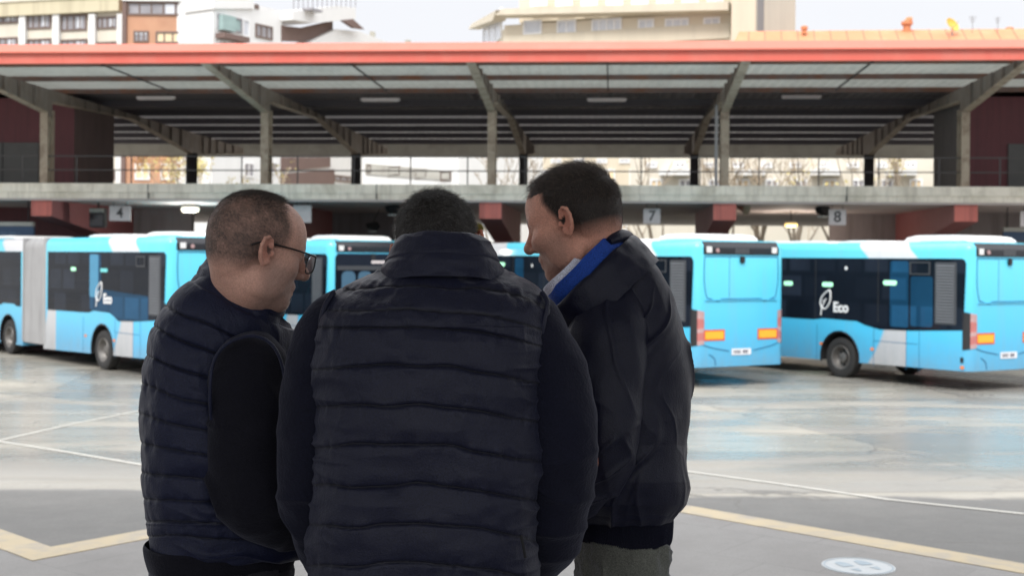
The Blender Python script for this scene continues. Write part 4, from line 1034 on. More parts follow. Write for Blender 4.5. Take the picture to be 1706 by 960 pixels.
# ================================================================== PEOPLE
# ---- implicit surfaces -> mesh (surface nets on a non-uniform grid)
class SDF:
    def __init__(s, xs, ys, zs):
        s.g = [np.asarray(a, dtype=np.float32) for a in (xs, ys, zs)]
        s.d = np.full([len(a) for a in s.g], 1.0, dtype=np.float32)
    def _win(s, lo, hi):
        sl = []
        for a, l, h in zip(s.g, lo, hi):
            i0, i1 = np.searchsorted(a, l), np.searchsorted(a, h); sl.append(slice(max(i0-1, 0), i1+1))
        X = s.g[0][sl[0]][:, None, None]; Y = s.g[1][sl[1]][None, :, None]; Z = s.g[2][sl[2]][None, None, :]
        return tuple(sl), X, Y, Z
    def put(s, fn, lo, hi, k, sub=False):
        m = .05 + k; sl, X, Y, Z = s._win([v-m for v in lo], [v+m for v in hi])
        d2 = fn(X, Y, Z).astype(np.float32); d1 = s.d[sl]
        if d1.size == 0: return
        if sub: d2 = -d2; h = np.clip(.5 - .5*(d2-d1)/k, 0, 1); s.d[sl] = d1 + (d2-d1)*(1-h)*1 + k*h*(1-h) if False else np.maximum(d1, d2) + np.square(np.maximum(k-np.abs(d1-d2), 0))/(4*k)
        else: s.d[sl] = np.minimum(d1, d2) - np.square(np.maximum(k-np.abs(d1-d2), 0))/(4*k)
    def cap(s, a, b, ra, rb, k=.02, sub=False):
        a, b = np.array(a, float), np.array(b, float); ab = b-a; L = max(ab.dot(ab), 1e-9); r = max(ra, rb)
        def fn(X, Y, Z):
            px, py, pz = X-a[0], Y-a[1], Z-a[2]; t = np.clip((px*ab[0]+py*ab[1]+pz*ab[2])/L, 0, 1)
            return np.sqrt((px-ab[0]*t)**2+(py-ab[1]*t)**2+(pz-ab[2]*t)**2) - (ra+(rb-ra)*t)
        s.put(fn, np.minimum(a, b)-r, np.maximum(a, b)+r, k, sub)
    def ell(s, c, r, Rm=None, k=.02, sub=False):
        c = np.array(c, float); r = np.array(r, float); Q = np.eye(3) if Rm is None else np.array(Rm); mr = r.max()
        def fn(X, Y, Z):
            p = (X-c[0], Y-c[1], Z-c[2])
            q = [(p[0]*Q[0][i]+p[1]*Q[1][i]+p[2]*Q[2][i]) for i in range(3)]
            k0 = np.sqrt(sum((q[i]/r[i])**2 for i in range(3))); k1 = np.sqrt(sum((q[i]/r[i]**2)**2 for i in range(3)))
            return k0*(k0-1)/np.maximum(k1, 1e-6)
        s.put(fn, c-mr, c+mr, k, sub)
    def mesh(s):
        d = s.d; ins = d < 0
        cnt = np.zeros([n-1 for n in d.shape], dtype=np.int8)
        for dx in (0,1):
            for dy in (0,1):
                for dz in (0,1): cnt += ins[dx:dx+cnt.shape[0], dy:dy+cnt.shape[1], dz:dz+cnt.shape[2]]
        act = (cnt > 0) & (cnt < 8); I = np.argwhere(act); idx = np.full(act.shape, -1, dtype=np.int64); idx[act] = np.arange(len(I))
        acc = np.zeros((len(I), 3)); num = np.zeros(len(I))
        cs = [(a,b,c) for a in (0,1) for b in (0,1) for c in (0,1)]
        for p in cs:
            for ax_ in range(3):
                if p[ax_]: continue
                q = list(p); q[ax_] = 1
                A = d[I[:,0]+p[0], I[:,1]+p[1], I[:,2]+p[2]]; B = d[I[:,0]+q[0], I[:,1]+q[1], I[:,2]+q[2]]
                m = (A < 0) != (B < 0); t = np.where(m, A/np.where(m, A-B, 1), 0)
                pt = np.tile(np.array(p, float), (len(I), 1)); pt[:, ax_] += t
                acc[m] += pt[m]; num[m] += 1
        V = I + acc/num[:, None]
        V = np.stack([np.interp(V[:, i], np.arange(len(s.g[i])), s.g[i]) for i in range(3)], 1)
        quads = []
        for ax_ in range(3):
            sh = [slice(None)]*3; sl0 = list(sh); sl1 = list(sh); sl0[ax_] = slice(0, -1); sl1[ax_] = slice(1, None)
            a, b = ins[tuple(sl0)], ins[tuple(sl1)]
            E = np.argwhere(a != b); u, v = (ax_+1) % 3, (ax_+2) % 3
            E = E[(E[:, u] > 0) & (E[:, v] > 0) & (E[:, u] < d.shape[u]-1) & (E[:, v] < d.shape[v]-1)]
            fl = a[E[:,0], E[:,1], E[:,2]]
            def cell(du, dv):
                c = E.copy(); c[:, u] += du; c[:, v] += dv; return idx[c[:,0], c[:,1], c[:,2]]
            q = np.stack([cell(-1,-1), cell(0,-1), cell(0,0), cell(-1,0)], 1)
            q[~fl] = q[~fl][:, ::-1]; quads.append(q)
        Q = np.concatenate(quads); Q = Q[(Q >= 0).all(1)]
        return V, Q
def grid_axis(lo, hi, fine, coarse, flo, fhi):
    out = [lo]
    while out[-1] < hi: out.append(out[-1] + (fine if flo <= out[-1] <= fhi else coarse))
    return out

# ---- cloth materials
def cloth(name, col, rough, sheen, weave, bump, fold=0, spec=.3, hi=None):
    m, nt, b = new_mat(name); n = N(nt); co = n.coord()
    f = n.noise(co, 5, 5, .6); c = n.mix(f, tuple(v*.75 for v in col), tuple(v*1.3 for v in col))
    g = n.noise(co, 420, 2, .6); c = n.mix(n.ramp(g, [(.38,0.0),(.68,.85)]), c, tuple(v*2.2 for v in col))
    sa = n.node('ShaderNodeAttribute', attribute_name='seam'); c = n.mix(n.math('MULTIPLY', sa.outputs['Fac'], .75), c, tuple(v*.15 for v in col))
    nt.links.new(c, b.inputs['Base Color'])
    nt.links.new(n.math('MULTIPLY_ADD', n.noise(co, 9, 4), .3, rough-.15), b.inputs['Roughness'])
    b.inputs['Sheen Weight'].default_value = sheen; b.inputs['Sheen Roughness'].default_value = .45; b.inputs['Sheen Tint'].default_value = (.75,.78,1.0,1)
    b.inputs['Specular IOR Level'].default_value = spec
    h = n.noise(co, weave, 3, .6)
    if fold:
        rg_ = n.node('ShaderNodeTexNoise', noise_type='RIDGED_MULTIFRACTAL'); n.put(rg_.inputs['Vector'], n.scale(co, (1,1,1.7))); rg_.inputs['Scale'].default_value = 13; rg_.inputs['Detail'].default_value = 5; rg_.inputs['Roughness'].default_value = .5; rg_.inputs['Distortion'].default_value = .7
        h2 = n.noise(n.scale(co, (1,1,.55)), 34, 4, .55, .8); h = n.math('ADD', n.math('MULTIPLY', h, .22), n.math('ADD', n.math('MULTIPLY', h2, fold*.7), n.math('MULTIPLY', rg_.outputs['Fac'], fold*.45)))
    nt.links.new(n.bump(h, min(1, bump*1.6), .010), b.inputs['Normal'])
    return m
M['nylon_navy'] = cloth('nylon_navy', (.0053,.0070,.0205), .5, .08, 300, .35, .8, .22)
M['nylon_black'] = cloth('nylon_black', (.0048,.0058,.0160), .48, .08, 300, .35, .8, .24)
M['jacket_black'] = cloth('jacket_black', (.0029,.0036,.0115), .44, .06, 320, .3, .35, .22)
M['knit_navy'] = cloth('knit_navy', (.0042,.0047,.0106), .9, .12, 160, .5, .3, .15)
M['knit_black'] = cloth('knit_black', (.0050,.0050,.0078), .9, .10, 160, .5, .2, .1)
M['lining_blue'] = cloth('lining_blue', (.008,.036,.20), .8, .2, 260, .4, .4, .25)
M['shirt_pale'] = cloth('shirt_pale', (.40,.41,.48), .8, .15, 260, .3, .3, .2)
M['denim_grey'] = cloth('denim_grey', (.075,.078,.068), .85, .25, 240, .6, 1.2, .2)
M['trouser_dark'] = cloth('trouser_dark', (.014,.013,.017), .85, .2, 240, .4, .8, .2)
M['shoe'] = pbr('shoe_leather', (.012,.011,.011), .4)
M['seam_dark'] = pbr('seam_dark', (.003,.003,.005), .9)
def skin_mat(name, tone):
    m, nt, b = new_mat(name); n = N(nt); co = n.coord()
    at = n.node('ShaderNodeAttribute', attribute_name='tint'); col = n.mix(1.0, at.outputs['Color'], n.mix(n.noise(co, 38, 6, .7), (.70,.64,.62), (1.28,1.22,1.20)), 'MULTIPLY')
    sp = n.ramp(n.noise(co, 300, 3, .7), [(.40,.82),(.62,1.0)]); col = n.mix(1.0, col, sp, 'MULTIPLY')
    nt.links.new(col, b.inputs['Base Color']); b.inputs['Roughness'].default_value = .5
    b.inputs['Subsurface Weight'].default_value = .08; b.inputs['Subsurface Radius'].default_value = (1.0,.35,.2); b.inputs['Subsurface Scale'].default_value = .008
    b.inputs['Specular IOR Level'].default_value = .35
    nt.links.new(n.bump(n.math('ADD', n.noise(co, 420, 3), n.math('MULTIPLY', n.noise(co, 70, 5, .65), 1.8)), .55, .004), b.inputs['Normal'])
    return m
M['skin'] = skin_mat('skin', None)
def hair_mat(name, col, col2, rough=.5):
    m, nt, b = new_mat(name); n = N(nt)
    c = n.mix(n.ramp(n.noise(n.scale(n.coord(), (1,1,.5)), 260, 3, .7), [(.42,0.0),(.68,1.0)]), col, col2)
    hi_ = n.node('ShaderNodeHairInfo'); c = n.mix(n.math('MULTIPLY', hi_.outputs['Random'], .55), c, col2)
    c = n.mix(n.ramp(n.noise(n.coord(), 110, 3, .7), [(.40,.0),(.62,.7)]), c, col)
    nt.links.new(c, b.inputs['Base Color']); b.inputs['Roughness'].default_value = rough; b.inputs['Specular IOR Level'].default_value = .5
    return m

# ---- person body: one continuous surface
def frame_of(fwd, roll=0.0):
    f = Vector(fwd).normalized(); s_ = f.cross(Vector((0,0,1))).normalized(); u = s_.cross(f).normalized()
    if roll:
        q = Matrix.Rotation(roll, 3, f); s_ = q @ s_; u = q @ u
    return s_, f, u          # side (person's right), forward, up
def make_body(root, head, sc, fwd, roll, neck_base, J, tint_fn, skin=(.5,.27,.2), full=1.0):
    S, Fw, U = frame_of(fwd, roll); C = Vector(head)
    L = lambda x, y, z: C + (S*x + Fw*y + U*z)*sc
    Rm = np.array([[S[i], Fw[i], U[i]] for i in range(3)])
    pts = [Vector(p) for p in J['all']]
    lo = [min(p[i] for p in pts)-.16 for i in range(3)]; hi = [max(p[i] for p in pts)+.16 for i in range(3)]
    hi[2] = C.z + .19; lo[2] = -.02
    hr = .165
    ax_ = [grid_axis(lo[i], hi[i], .0032, .0095, C[i]-hr, C[i]+hr) for i in range(2)] + [grid_axis(lo[2], hi[2], .0032, .0095, C.z-.185, hi[2])]
    g = SDF(*ax_)
    E = lambda c, r, k=.02, sub=False, rot=None: g.ell(L(*c), [v*sc for v in r], Rm if rot is None else Rm @ rot, k, sub)
    Cp = lambda a, b, ra, rb, k=.015, sub=False: g.cap(L(*a), L(*b), ra*sc, rb*sc, k, sub)
    # torso, pelvis, legs, arms
    g.ell(J['chest'], (.105,.078,.18), None, .04); g.ell(J['belly'], (.078,.060,.17), None, .03); g.ell(J['pelvis'], (.070,.052,.09), None, .02)
    g.cap(J['shL'], J['shR'], .042, .042, .04)
    for s_ in 'LR':
        g.cap(Vector(J['hip'+s_])-(Vector(J['hip'+s_])-J['pelvis'])*.6-Vector((0,0,.08)), J['knee'+s_]+Vector((0,0,0)), .045, .046, .03); g.cap(J['knee'+s_], J['ank'+s_], .054, .038, .03)
        a = Vector(J['ank'+s_]); fd = Vector((J['face'][0], J['face'][1], 0)).normalized(); g.cap(a+Vector((0,0,-.035)), a+fd*.14+Vector((0,0,-.055)), .035, .028, .03)
        g.cap(J['sh'+s_], J['el'+s_], .046, .036, .04); g.cap(J['el'+s_], J['wr'+s_], .036, .025, .03)
        # hand: palm, four fingers with a bend each, thumb from the side of the palm
        w = Vector(J['wr'+s_]); d = (w - Vector(J['el'+s_])).normalized(); inw = Vector(J['in'+s_]).normalized(); sd = d.cross(inw).normalized()
        g.cap(w, w+d*.03, .024, .026, .02)
        for q in (-.022, -.007, .008, .022): g.cap(w+d*.02+sd*q*.7, w+d*.085+sd*q, .014, .0125, .012)
        for q, ln in ((-.030,.068),(-.010,.078),(.010,.073),(.030,.058)):
            k0 = w+d*.085+sd*q; k1 = k0+d*ln*.5+inw*.012; k2 = k1+(d*.6+inw*.8)*ln*.55
            g.cap(k0, k1, .0098, .009, .003); g.cap(k1, k2, .009, .0078, .003)
        t0 = w+d*.03+sd*(-.022)+inw*.008; t1 = t0+(d*.5-sd*.6+inw*.55).normalized()*.042; t2 = t1+(d*.75+inw*.45).normalized()*.034
        g.cap(t0, t1, .0135, .011, .008); g.cap(t1, t2, .011, .0088, .003)
    # neck
    g.cap(L(0,-.045,-.03), neck_base, .058*sc, .056*sc, .025); g.cap(L(0,-.005,-.075), Vector(neck_base)+Fw*.02, .046*sc, .050*sc, .025)
    # head
    E((0,-.012,.030), (.077,.099,.086), .02); E((0,-.045,.012), (.070,.064,.072), .03); E((0,.038,.028), (.064,.056,.062), .03)
    E((0,.034,-.040), (.061,.055,.070), .03); E((0,.030,-.085), (.050,.056,.040), .03); E((0,.074,-.108), (.024,.019,.019), .025)
    for s_ in (-1, 1):
        E((s_*.045*full,.050*full,-.036), (.022*full,.030*full,.024*full), .02); E((s_*.049*full,.016,-.075), (.016*full,.036*full,.028*full), .02)
        Cp((s_*.012,.088,.012), (s_*.043,.074,.014), .010, .009, .014)
        E((s_*.033,.096,-.006), (.018,.016,.012), .010, True); E((s_*.032,.076,-.007), (.0135,.0135,.0125), .003)
        Cp((s_*.018,.0885,-.0015), (s_*.046,.079,-.003), .0045, .004, .004)
        # ear: rim, lobe, bowl
        rt = np.array([[math.cos(s_*.32), -math.sin(s_*.32), 0],[math.sin(s_*.32), math.cos(s_*.32), 0],[0,0,1]])
        c0 = (s_*.080,-.012,-.012)
        E(c0, (.0075,.0165,.031), .006, False, rt)
        ring = [(.003*s_,.010,-.004),(.004*s_,.011,.012),(.007*s_,.007,.024),(.011*s_,-.002,.029),(.015*s_,-.011,.024),(.017*s_,-.0155,.010),(.015*s_,-.014,-.006),(.010*s_,-.008,-.019),(.005*s_,-.001,-.029),(.002*s_,.005,-.028)]
        for p, q in zip(ring[:-1], ring[1:]): Cp([c0[i]+p[i] for i in range(3)], [c0[i]+q[i] for i in range(3)], .0040, .0040, .003)
        E((s_*.0935,-.009,-.004), (.0105,.0085,.0195), .003, True); E((s_*.089,-.002,-.012), (.009,.007,.009), .003, True); E((s_*.083,-.003,-.033), (.006,.0075,.008), .006)
        Cp((s_*.081,.004,-.012), (s_*.085,.004,-.018), .0045,.0045,.004)
    Cp((0,.090,.006), (0,.1165,-.034), .0082, .0106, .014); E((0,.1155,-.038), (.0125,.0112,.0105), .010)
    for s_ in (-1, 1): E((s_*.012,.100,-.043), (.0085,.0115,.008), .006); E((s_*.0065,.105,-.052), (.004,.006,.004), .003, True)
    E((0,.086,-.068), (.024,.014,.010), .012); Cp((-.020,.087,-.0735), (.020,.087,-.0735), .0055, .0055, .006); Cp((-.017,.087,-.0845), (.017,.087,-.0845), .0065, .0065, .006)
    Cp((-.024,.095,-.0790), (.024,.095,-.0790), .0022, .0022, .003, True); E((0,.084,-.096), (.018,.010,.006), .006, True)
    V, Q = g.mesh()
    o = np_mesh('body', V, Q, M['skin'], root, True)
    o.data.update()
    # per-vertex tint: skin, beard shadow, scalp
    loc = np.stack([((V - np.array(C)) @ np.array(a))/sc for a in (S, Fw, U)], 1)
    col = np.tile(np.array([*skin]), (len(V), 1)); nz = vnoise(V*60, 3)[:, None]
    ear = np.exp(-(((np.abs(loc[:,0])-.088)/.014)**2 + ((loc[:,1]+.012)/.025)**2 + ((loc[:,2]+.012)/.035)**2))[:, None]
    col = col*(1-ear*.55) + np.array([.50,.17,.12])*ear*.55
    nose = np.exp(-((loc[:,0]/.02)**2 + ((loc[:,1]-.112)/.022)**2 + ((loc[:,2]+.035)/.03)**2))[:, None]; col = col*(1-nose*.4)+np.array([.46,.18,.13])*nose*.4
    beard = np.clip(1-(loc[:,2]+.045)/.03, 0, 1)*np.clip((loc[:,1]+.01)/.03, 0, 1)*np.clip((loc[:,2]+.17)/.03, 0, 1)
    lip = np.exp(-((loc[:,0]/.024)**4 + ((loc[:,1]-.094)/.014)**2 + ((loc[:,2]+.079)/.0085)**2)); col = col*(1-lip[:,None]*.6)+np.array([.36,.13,.11])*lip[:,None]*.6
    col = col*(1-.30*np.clip(beard-lip,0,1)[:, None]*np.array([1,.8,.7]))
    brow = np.exp(-(((np.abs(loc[:,0])-.030)/.018)**4 + ((loc[:,2]-.018-.1*(np.abs(loc[:,0])-.03))/.0055)**4))*(loc[:,1] > .05)
    col = col*(1-brow[:,None]*.75)
    hm = tint_fn(loc)                               # 0..1 hair density, and scalp colour
    dens, scol = hm; d_ = np.clip(dens + nz[:,0]*.0, 0, 1)[:, None]; isear = (np.abs(loc[:,0]) > .0835)[:, None]
    d_ = np.where(isear & (loc[:,2:3] > -.05) & (loc[:,2:3] < .03) & (loc[:,1:2] > -.04), 0, d_)
    col = col*(1-d_) + np.array(scol)*d_
    at = o.data.color_attributes.new('tint', 'FLOAT_COLOR', 'POINT')
    at.data.foreach_set('color', np.concatenate([col, np.ones((len(V),1))], 1).astype(np.float32).ravel())
    # eyes: iris and pupil discs sit on the eyeballs
    for s_ in (-1, 1):
        e = MB(); c_ = L(s_*.032,.0765,-.007); e.lathe(c_, Fw, [(.0128*sc,0),(.0126*sc,.0022*sc),(.0121*sc,.0052*sc)], 16)
        e.build('eye', M['eye'], o, True)
    info = dict(S=S, F=Fw, U=U, C=C, sc=sc, L=L, V=V, Q=Q, loc=loc, dens=d_[:,0], obj=o)
    return o, info
M['eye'] = pbr('eye_dark', (.03,.02,.015), .1)

# ---- hair: short strands rooted on the scalp
def add_hair(root, info, count, len_fn, rad, mat, seed, lie=.5, flow=(0,-1,-.35), clump=.25, curl=0.0, name='hair'):
    rg = np.random.default_rng(seed); V, Q, loc = info['V'], info['Q'], info['loc']
    hd = loc[Q].mean(1); dn = info['dens'][Q].mean(1); ok = np.where(dn > .05)[0]
    a = V[Q[ok,0]]; b = V[Q[ok,1]]; c = V[Q[ok,2]]; d = V[Q[ok,3]]
    nr = np.cross(c-a, d-b); ar = np.linalg.norm(nr, axis=1); nr /= ar[:,None]+1e-12
    pr = ar*dn[ok]; pr /= pr.sum(); i = rg.choice(len(ok), count, p=pr); u = rg.random((count,1)); v = rg.random((count,1))
    p = a[i]*(1-u)*(1-v)+b[i]*u*(1-v)+c[i]*u*v+d[i]*(1-u)*v; n_ = nr[i]; lp = hd[ok][i]
    S, Fw, U = (np.array(info[k]) for k in 'SFU')
    out = p - np.array(info['C']); flip = (n_*out).sum(1) < 0; n_[flip] *= -1
    fl = flow(lp) if callable(flow) else np.tile(np.array(flow, float), (count,1))
    fl = fl[:, :1]*S + fl[:, 1:2]*Fw + fl[:, 2:3]*U; fl = fl + clump*np.stack([vnoise(p*70, seed+q) for q in range(3)], 1) + .18*rg.normal(size=(count,3))
    tang = fl - (fl*n_).sum(1)[:,None]*n_; tang /= np.linalg.norm(tang, axis=1)[:,None]+1e-9
    ln = len_fn(lp)*(.7+.6*rg.random(count)); li = np.clip(lie + .15*rg.normal(size=count), 0, 1)[:,None]
    npt = 4; K = [p - n_*.001]
    dcur = n_*(1-li)+tang*li
    for k in range(1, npt):
        dd = dcur*(1-.25*k) + tang*(.35*k*li+.0) + curl*rg.normal(size=(count,3)); dd /= np.linalg.norm(dd, axis=1)[:,None]
        K.append(K[-1] + dd*(ln/(npt-1))[:,None])
    cu = bpy.data.hair_curves.new(name); cu.add_curves([npt]*count)
    cu.attributes['position'].data.foreach_set('vector', np.stack(K, 1).astype(np.float32).ravel())
    ra = cu.attributes.get('radius') or cu.attributes.new('radius', 'FLOAT', 'POINT')
    ra.data.foreach_set('value', np.tile(np.array([1,.9,.7,.25], dtype=np.float32)*rad, count))
    o = bpy.data.objects.new(name, cu); COL.objects.link(o); cu.materials.append(mat); o.parent = root
    return o

# ---- lofted garments
def loft(name, rings, nrow, ncol, mat, root, disp=None, close=False, smooth_pass=0):
    """rings: rows of (cx,cy,cz, Ax,Ay,Az, Bx,By,Bz, n): centre, two half-axis vectors and superellipse exponent"""
    Rg = catmull(np.array(rings, float), nrow); t = np.linspace(0, 2*np.pi, ncol, endpoint=False)
    ex = 2/Rg[:, 9][:, None]; ct = np.sign(np.cos(t))*np.abs(np.cos(t))**ex; st = np.sign(np.sin(t))*np.abs(np.sin(t))**ex
    V = Rg[:, None, 0:3] + ct[..., None]*Rg[:, None, 3:6] + st[..., None]*Rg[:, None, 6:9]
    def normals(V):
        du = np.roll(V, -1, 1)-np.roll(V, 1, 1); dv = np.gradient(V, axis=0); nn = np.cross(du, dv); nn /= np.linalg.norm(nn, axis=2)[..., None]+1e-12
        out = V - Rg[:, None, 0:3]
        return nn if (nn*out).sum() > 0 else -nn
    if disp is not None: V = V + normals(V)*disp(V, t[None, :].repeat(nrow, 0), np.linspace(0, 1, nrow)[:, None].repeat(ncol, 1))[..., None]
    r, c = np.meshgrid(np.arange(nrow-1), np.arange(ncol), indexing='ij'); c2 = (c+1) % ncol
    Q = np.stack([r*ncol+c, r*ncol+c2, (r+1)*ncol+c2, (r+1)*ncol+c], -1).reshape(-1, 4)
    P_ = V.reshape(-1, 3)
    o = np_mesh(name, P_, Q, mat, root, True)
    if 'seam' in LAST:
        s_ = LAST.pop('seam')
        if s_.size == len(P_):
            at = o.data.attributes.new('seam', 'FLOAT', 'POINT'); at.data.foreach_set('value', s_.astype(np.float32).ravel())
    return o
def torso_rings(rows, yaw, ratio):
    """rows: (py, xl, xr, Y, n[, ratio]) silhouettes at depth Y -> rings"""
    out = []; c, s = math.cos(yaw), math.sin(yaw)
    for row in rows:
        py, xl, xr, Y, n_ = row[:5]; q = row[5] if len(row) > 5 else ratio; tz = (row[6] if len(row) > 6 else 0)*Y/F
        xl = xl+16 if yaw > .1 else xl; a0, a1 = P(xl, py, Y), P(xr, py, Y); ctr = (a0+a1)/2; S_ = (a1.x-a0.x)/2*(.96 if abs(yaw) > .1 else 1); a = S_/math.sqrt(c*c+(q*s)**2)
        out.append((*ctr, a*c, a*s, tz, -a*q*s, a*q*c, 0, n_))
    return out
def tube_rings(rows, flat=1.0):
    """rows: (px, py, Y, radius_px)"""
    pts = [P(r[0], r[1], r[2]) for r in rows]; out = []; up = Vector((0,1,0))
    for i, p in enumerate(pts):
        d = (pts[min(i+1, len(pts)-1)] - pts[max(i-1, 0)]).normalized(); a = d.cross(up).normalized(); b_ = a.cross(d).normalized()
        rad = rows[i][3]*rows[i][2]/F; out.append((*p, *(a*rad), *(b_*rad*flat), 2.1))
    return out
def pix(V):
    Y = V[..., 1]; return CX + F*V[..., 0]/Y, HY - F*(V[..., 2]-CAMZ)/Y - 0
def ridged(p, s): return (1-np.abs(vnoise(p, s)))**2
def cuff(path_end): pass
def collar(name, c, A, B, n_, prof, mat, root, disp=None, ncol=160, nrow=70):
    """prof: (height along n, radial scale) going up outside and down inside"""
    c, A, B, n_ = (np.array(v, float) for v in (c, A, B, n_)); rg = [(*(c+n_*h), *(A*s), *(B*s), 2.2) for h, s in prof]
    return loft(name, rg, nrow, ncol, mat, root, disp)
def trousers(root, J, mat, top_rings, r0=.098):
    """waist + two legs as one cloth surface"""
    lo = [min(J['all'][i][k] for i in range(len(J['all'])))-.2 for k in range(3)]; hi = [max(J['all'][i][k] for i in range(len(J['all'])))+.2 for k in range(3)]
    zt = top_rings[0][2]; g = SDF(np.arange(lo[0], hi[0], .009), np.arange(lo[1], hi[1], .009), np.arange(.03, zt+.16, .009))
    for s_ in 'LR':
        g.cap(Vector(J['hip'+s_])-Vector((0,0,.13))-(Vector(J['hip'+s_])-J['pelvis'])*.42, J['knee'+s_], r0*.90, .074, .05); an = Vector(J['ank'+s_]); g.cap(J['knee'+s_], an+Vector((0,0,-.02)), .076, .062, .04)
    for r_ in top_rings:
        cx_, cy_, cz_, rx, ry, an_, hh = r_; cs, sn = math.cos(an_), math.sin(an_)
        def fn(X, Y, Z):
            u, v = ((X-cx_)*cs+(Y-cy_)*sn)/rx, (-(X-cx_)*sn+(Y-cy_)*cs)/ry
            return np.maximum((np.sqrt(u*u+v*v)-1)*min(rx, ry), np.abs(Z-cz_)-hh)
        g.put(fn, (cx_-.2, cy_-.2, cz_-hh), (cx_+.2, cy_+.2, cz_+hh), .03)
    V, Q = g.mesh(); nz = fbm(V*np.array([9,9,5]), 5, 3)*.006 + ridged(V*np.array([14,14,30])+fbm(V*5,2,2)[:,None], 8)**2*.010
    ctr = V.mean(0); out = V - np.array([ctr[0], ctr[1], 0]); out[:, 2] = 0; out /= np.linalg.norm(out, axis=1)[:, None]+1e-9
    return np_mesh('trousers', V+out*nz[:, None], Q, mat, root, True)
def shoes(root, J):
    fd = Vector((J['face'][0], J['face'][1], 0)).normalized(); sd = Vector((fd.y, -fd.x, 0))
    for s_ in 'LR':
        a = Vector(J['ank'+s_]); a.z = 0; c = a+fd*.07
        g = SDF(np.arange(c.x-.24, c.x+.24, .008), np.arange(c.y-.24, c.y+.24, .008), np.arange(-.01, .2, .008))
        g.cap(a+fd*-.03+Vector((0,0,.045)), a+fd*.17+Vector((0,0,.036)), .043, .036, .03); g.cap(a+Vector((0,0,.06)), a+Vector((0,0,.12)), .045, .048, .03)
        V, Q = g.mesh(); V[:, 2] = np.maximum(V[:, 2], .002); np_mesh('shoe', V, Q, M['shoe'], root, True)
def joints(center_px, Y, face, sh_px, hips_y, shL, shR, elL, elR, wrL, wrR, stance=.11):
    """face: horizontal facing direction; L/R are the person's own left/right"""
    f = Vector((face[0], face[1], 0)).normalized(); s_ = Vector((f.y, -f.x, 0))   # person's right
    b = P(center_px, 700, Y); base = Vector((b.x, b.y, 0)); J = {'face': f}
    J['pelvis'] = base + Vector((0,0,.93)); J['belly'] = base+Vector((0,0,1.10)); J['chest'] = base+f*.02+Vector((0,0,1.30))
    for n_, q in (('R',1),('L',-1)):
        J['hip'+n_] = base+s_*q*.09+Vector((0,0,.90)); J['knee'+n_] = base+s_*q*(stance)+f*.02+Vector((0,0,.49)); J['ank'+n_] = base+s_*q*(stance+.02)-f*.02+Vector((0,0,.085))
    J['shL'], J['shR'], J['elL'], J['elR'], J['wrL'], J['wrR'] = shL, shR, elL, elR, wrL, wrR
    J['inL'] = s_*.8+Vector((0,0,-.3)); J['inR'] = -s_*.8+Vector((0,0,-.3))
    J['all'] = [J[k] for k in J if isinstance(J[k], Vector) and k not in ('face','inL','inR')]
    return J

# ------------------------------------------------------------------ the dark-haired man seen from behind (centre)
LAST = {}
def puff(xp, yp, seams, sl, h, wob=3.0, seed=0, V=None):
    """quilt relief: seams = list of (y at centre), sl(x, y) = droop in px; returns displacement and distance to the nearest seam (px)"""
    yy = yp - sl(xp, yp) + wob*vnoise(np.stack([xp*.02, yp*.015, yp*0+seed], -1), 11)
    s = np.array(seams, float); i = np.clip(np.searchsorted(s, yy)-1, 0, len(s)-2); f = np.clip((yy-s[i])/(s[i+1]-s[i]), 0, 1)
    d = np.minimum(np.abs(yy-s[i]), np.abs(s[i+1]-yy)); prof = np.clip(np.sin(np.pi*f), 0, 1)**.32 - .42*np.exp(-(d/3.0)**2)
    on = np.clip((yy-s[0])/6, 0, 1)*np.clip((s[-1]-yy)/6+1, 0, 1)
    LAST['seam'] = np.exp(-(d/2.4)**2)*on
    return prof*h*on, d + (1-on)*99
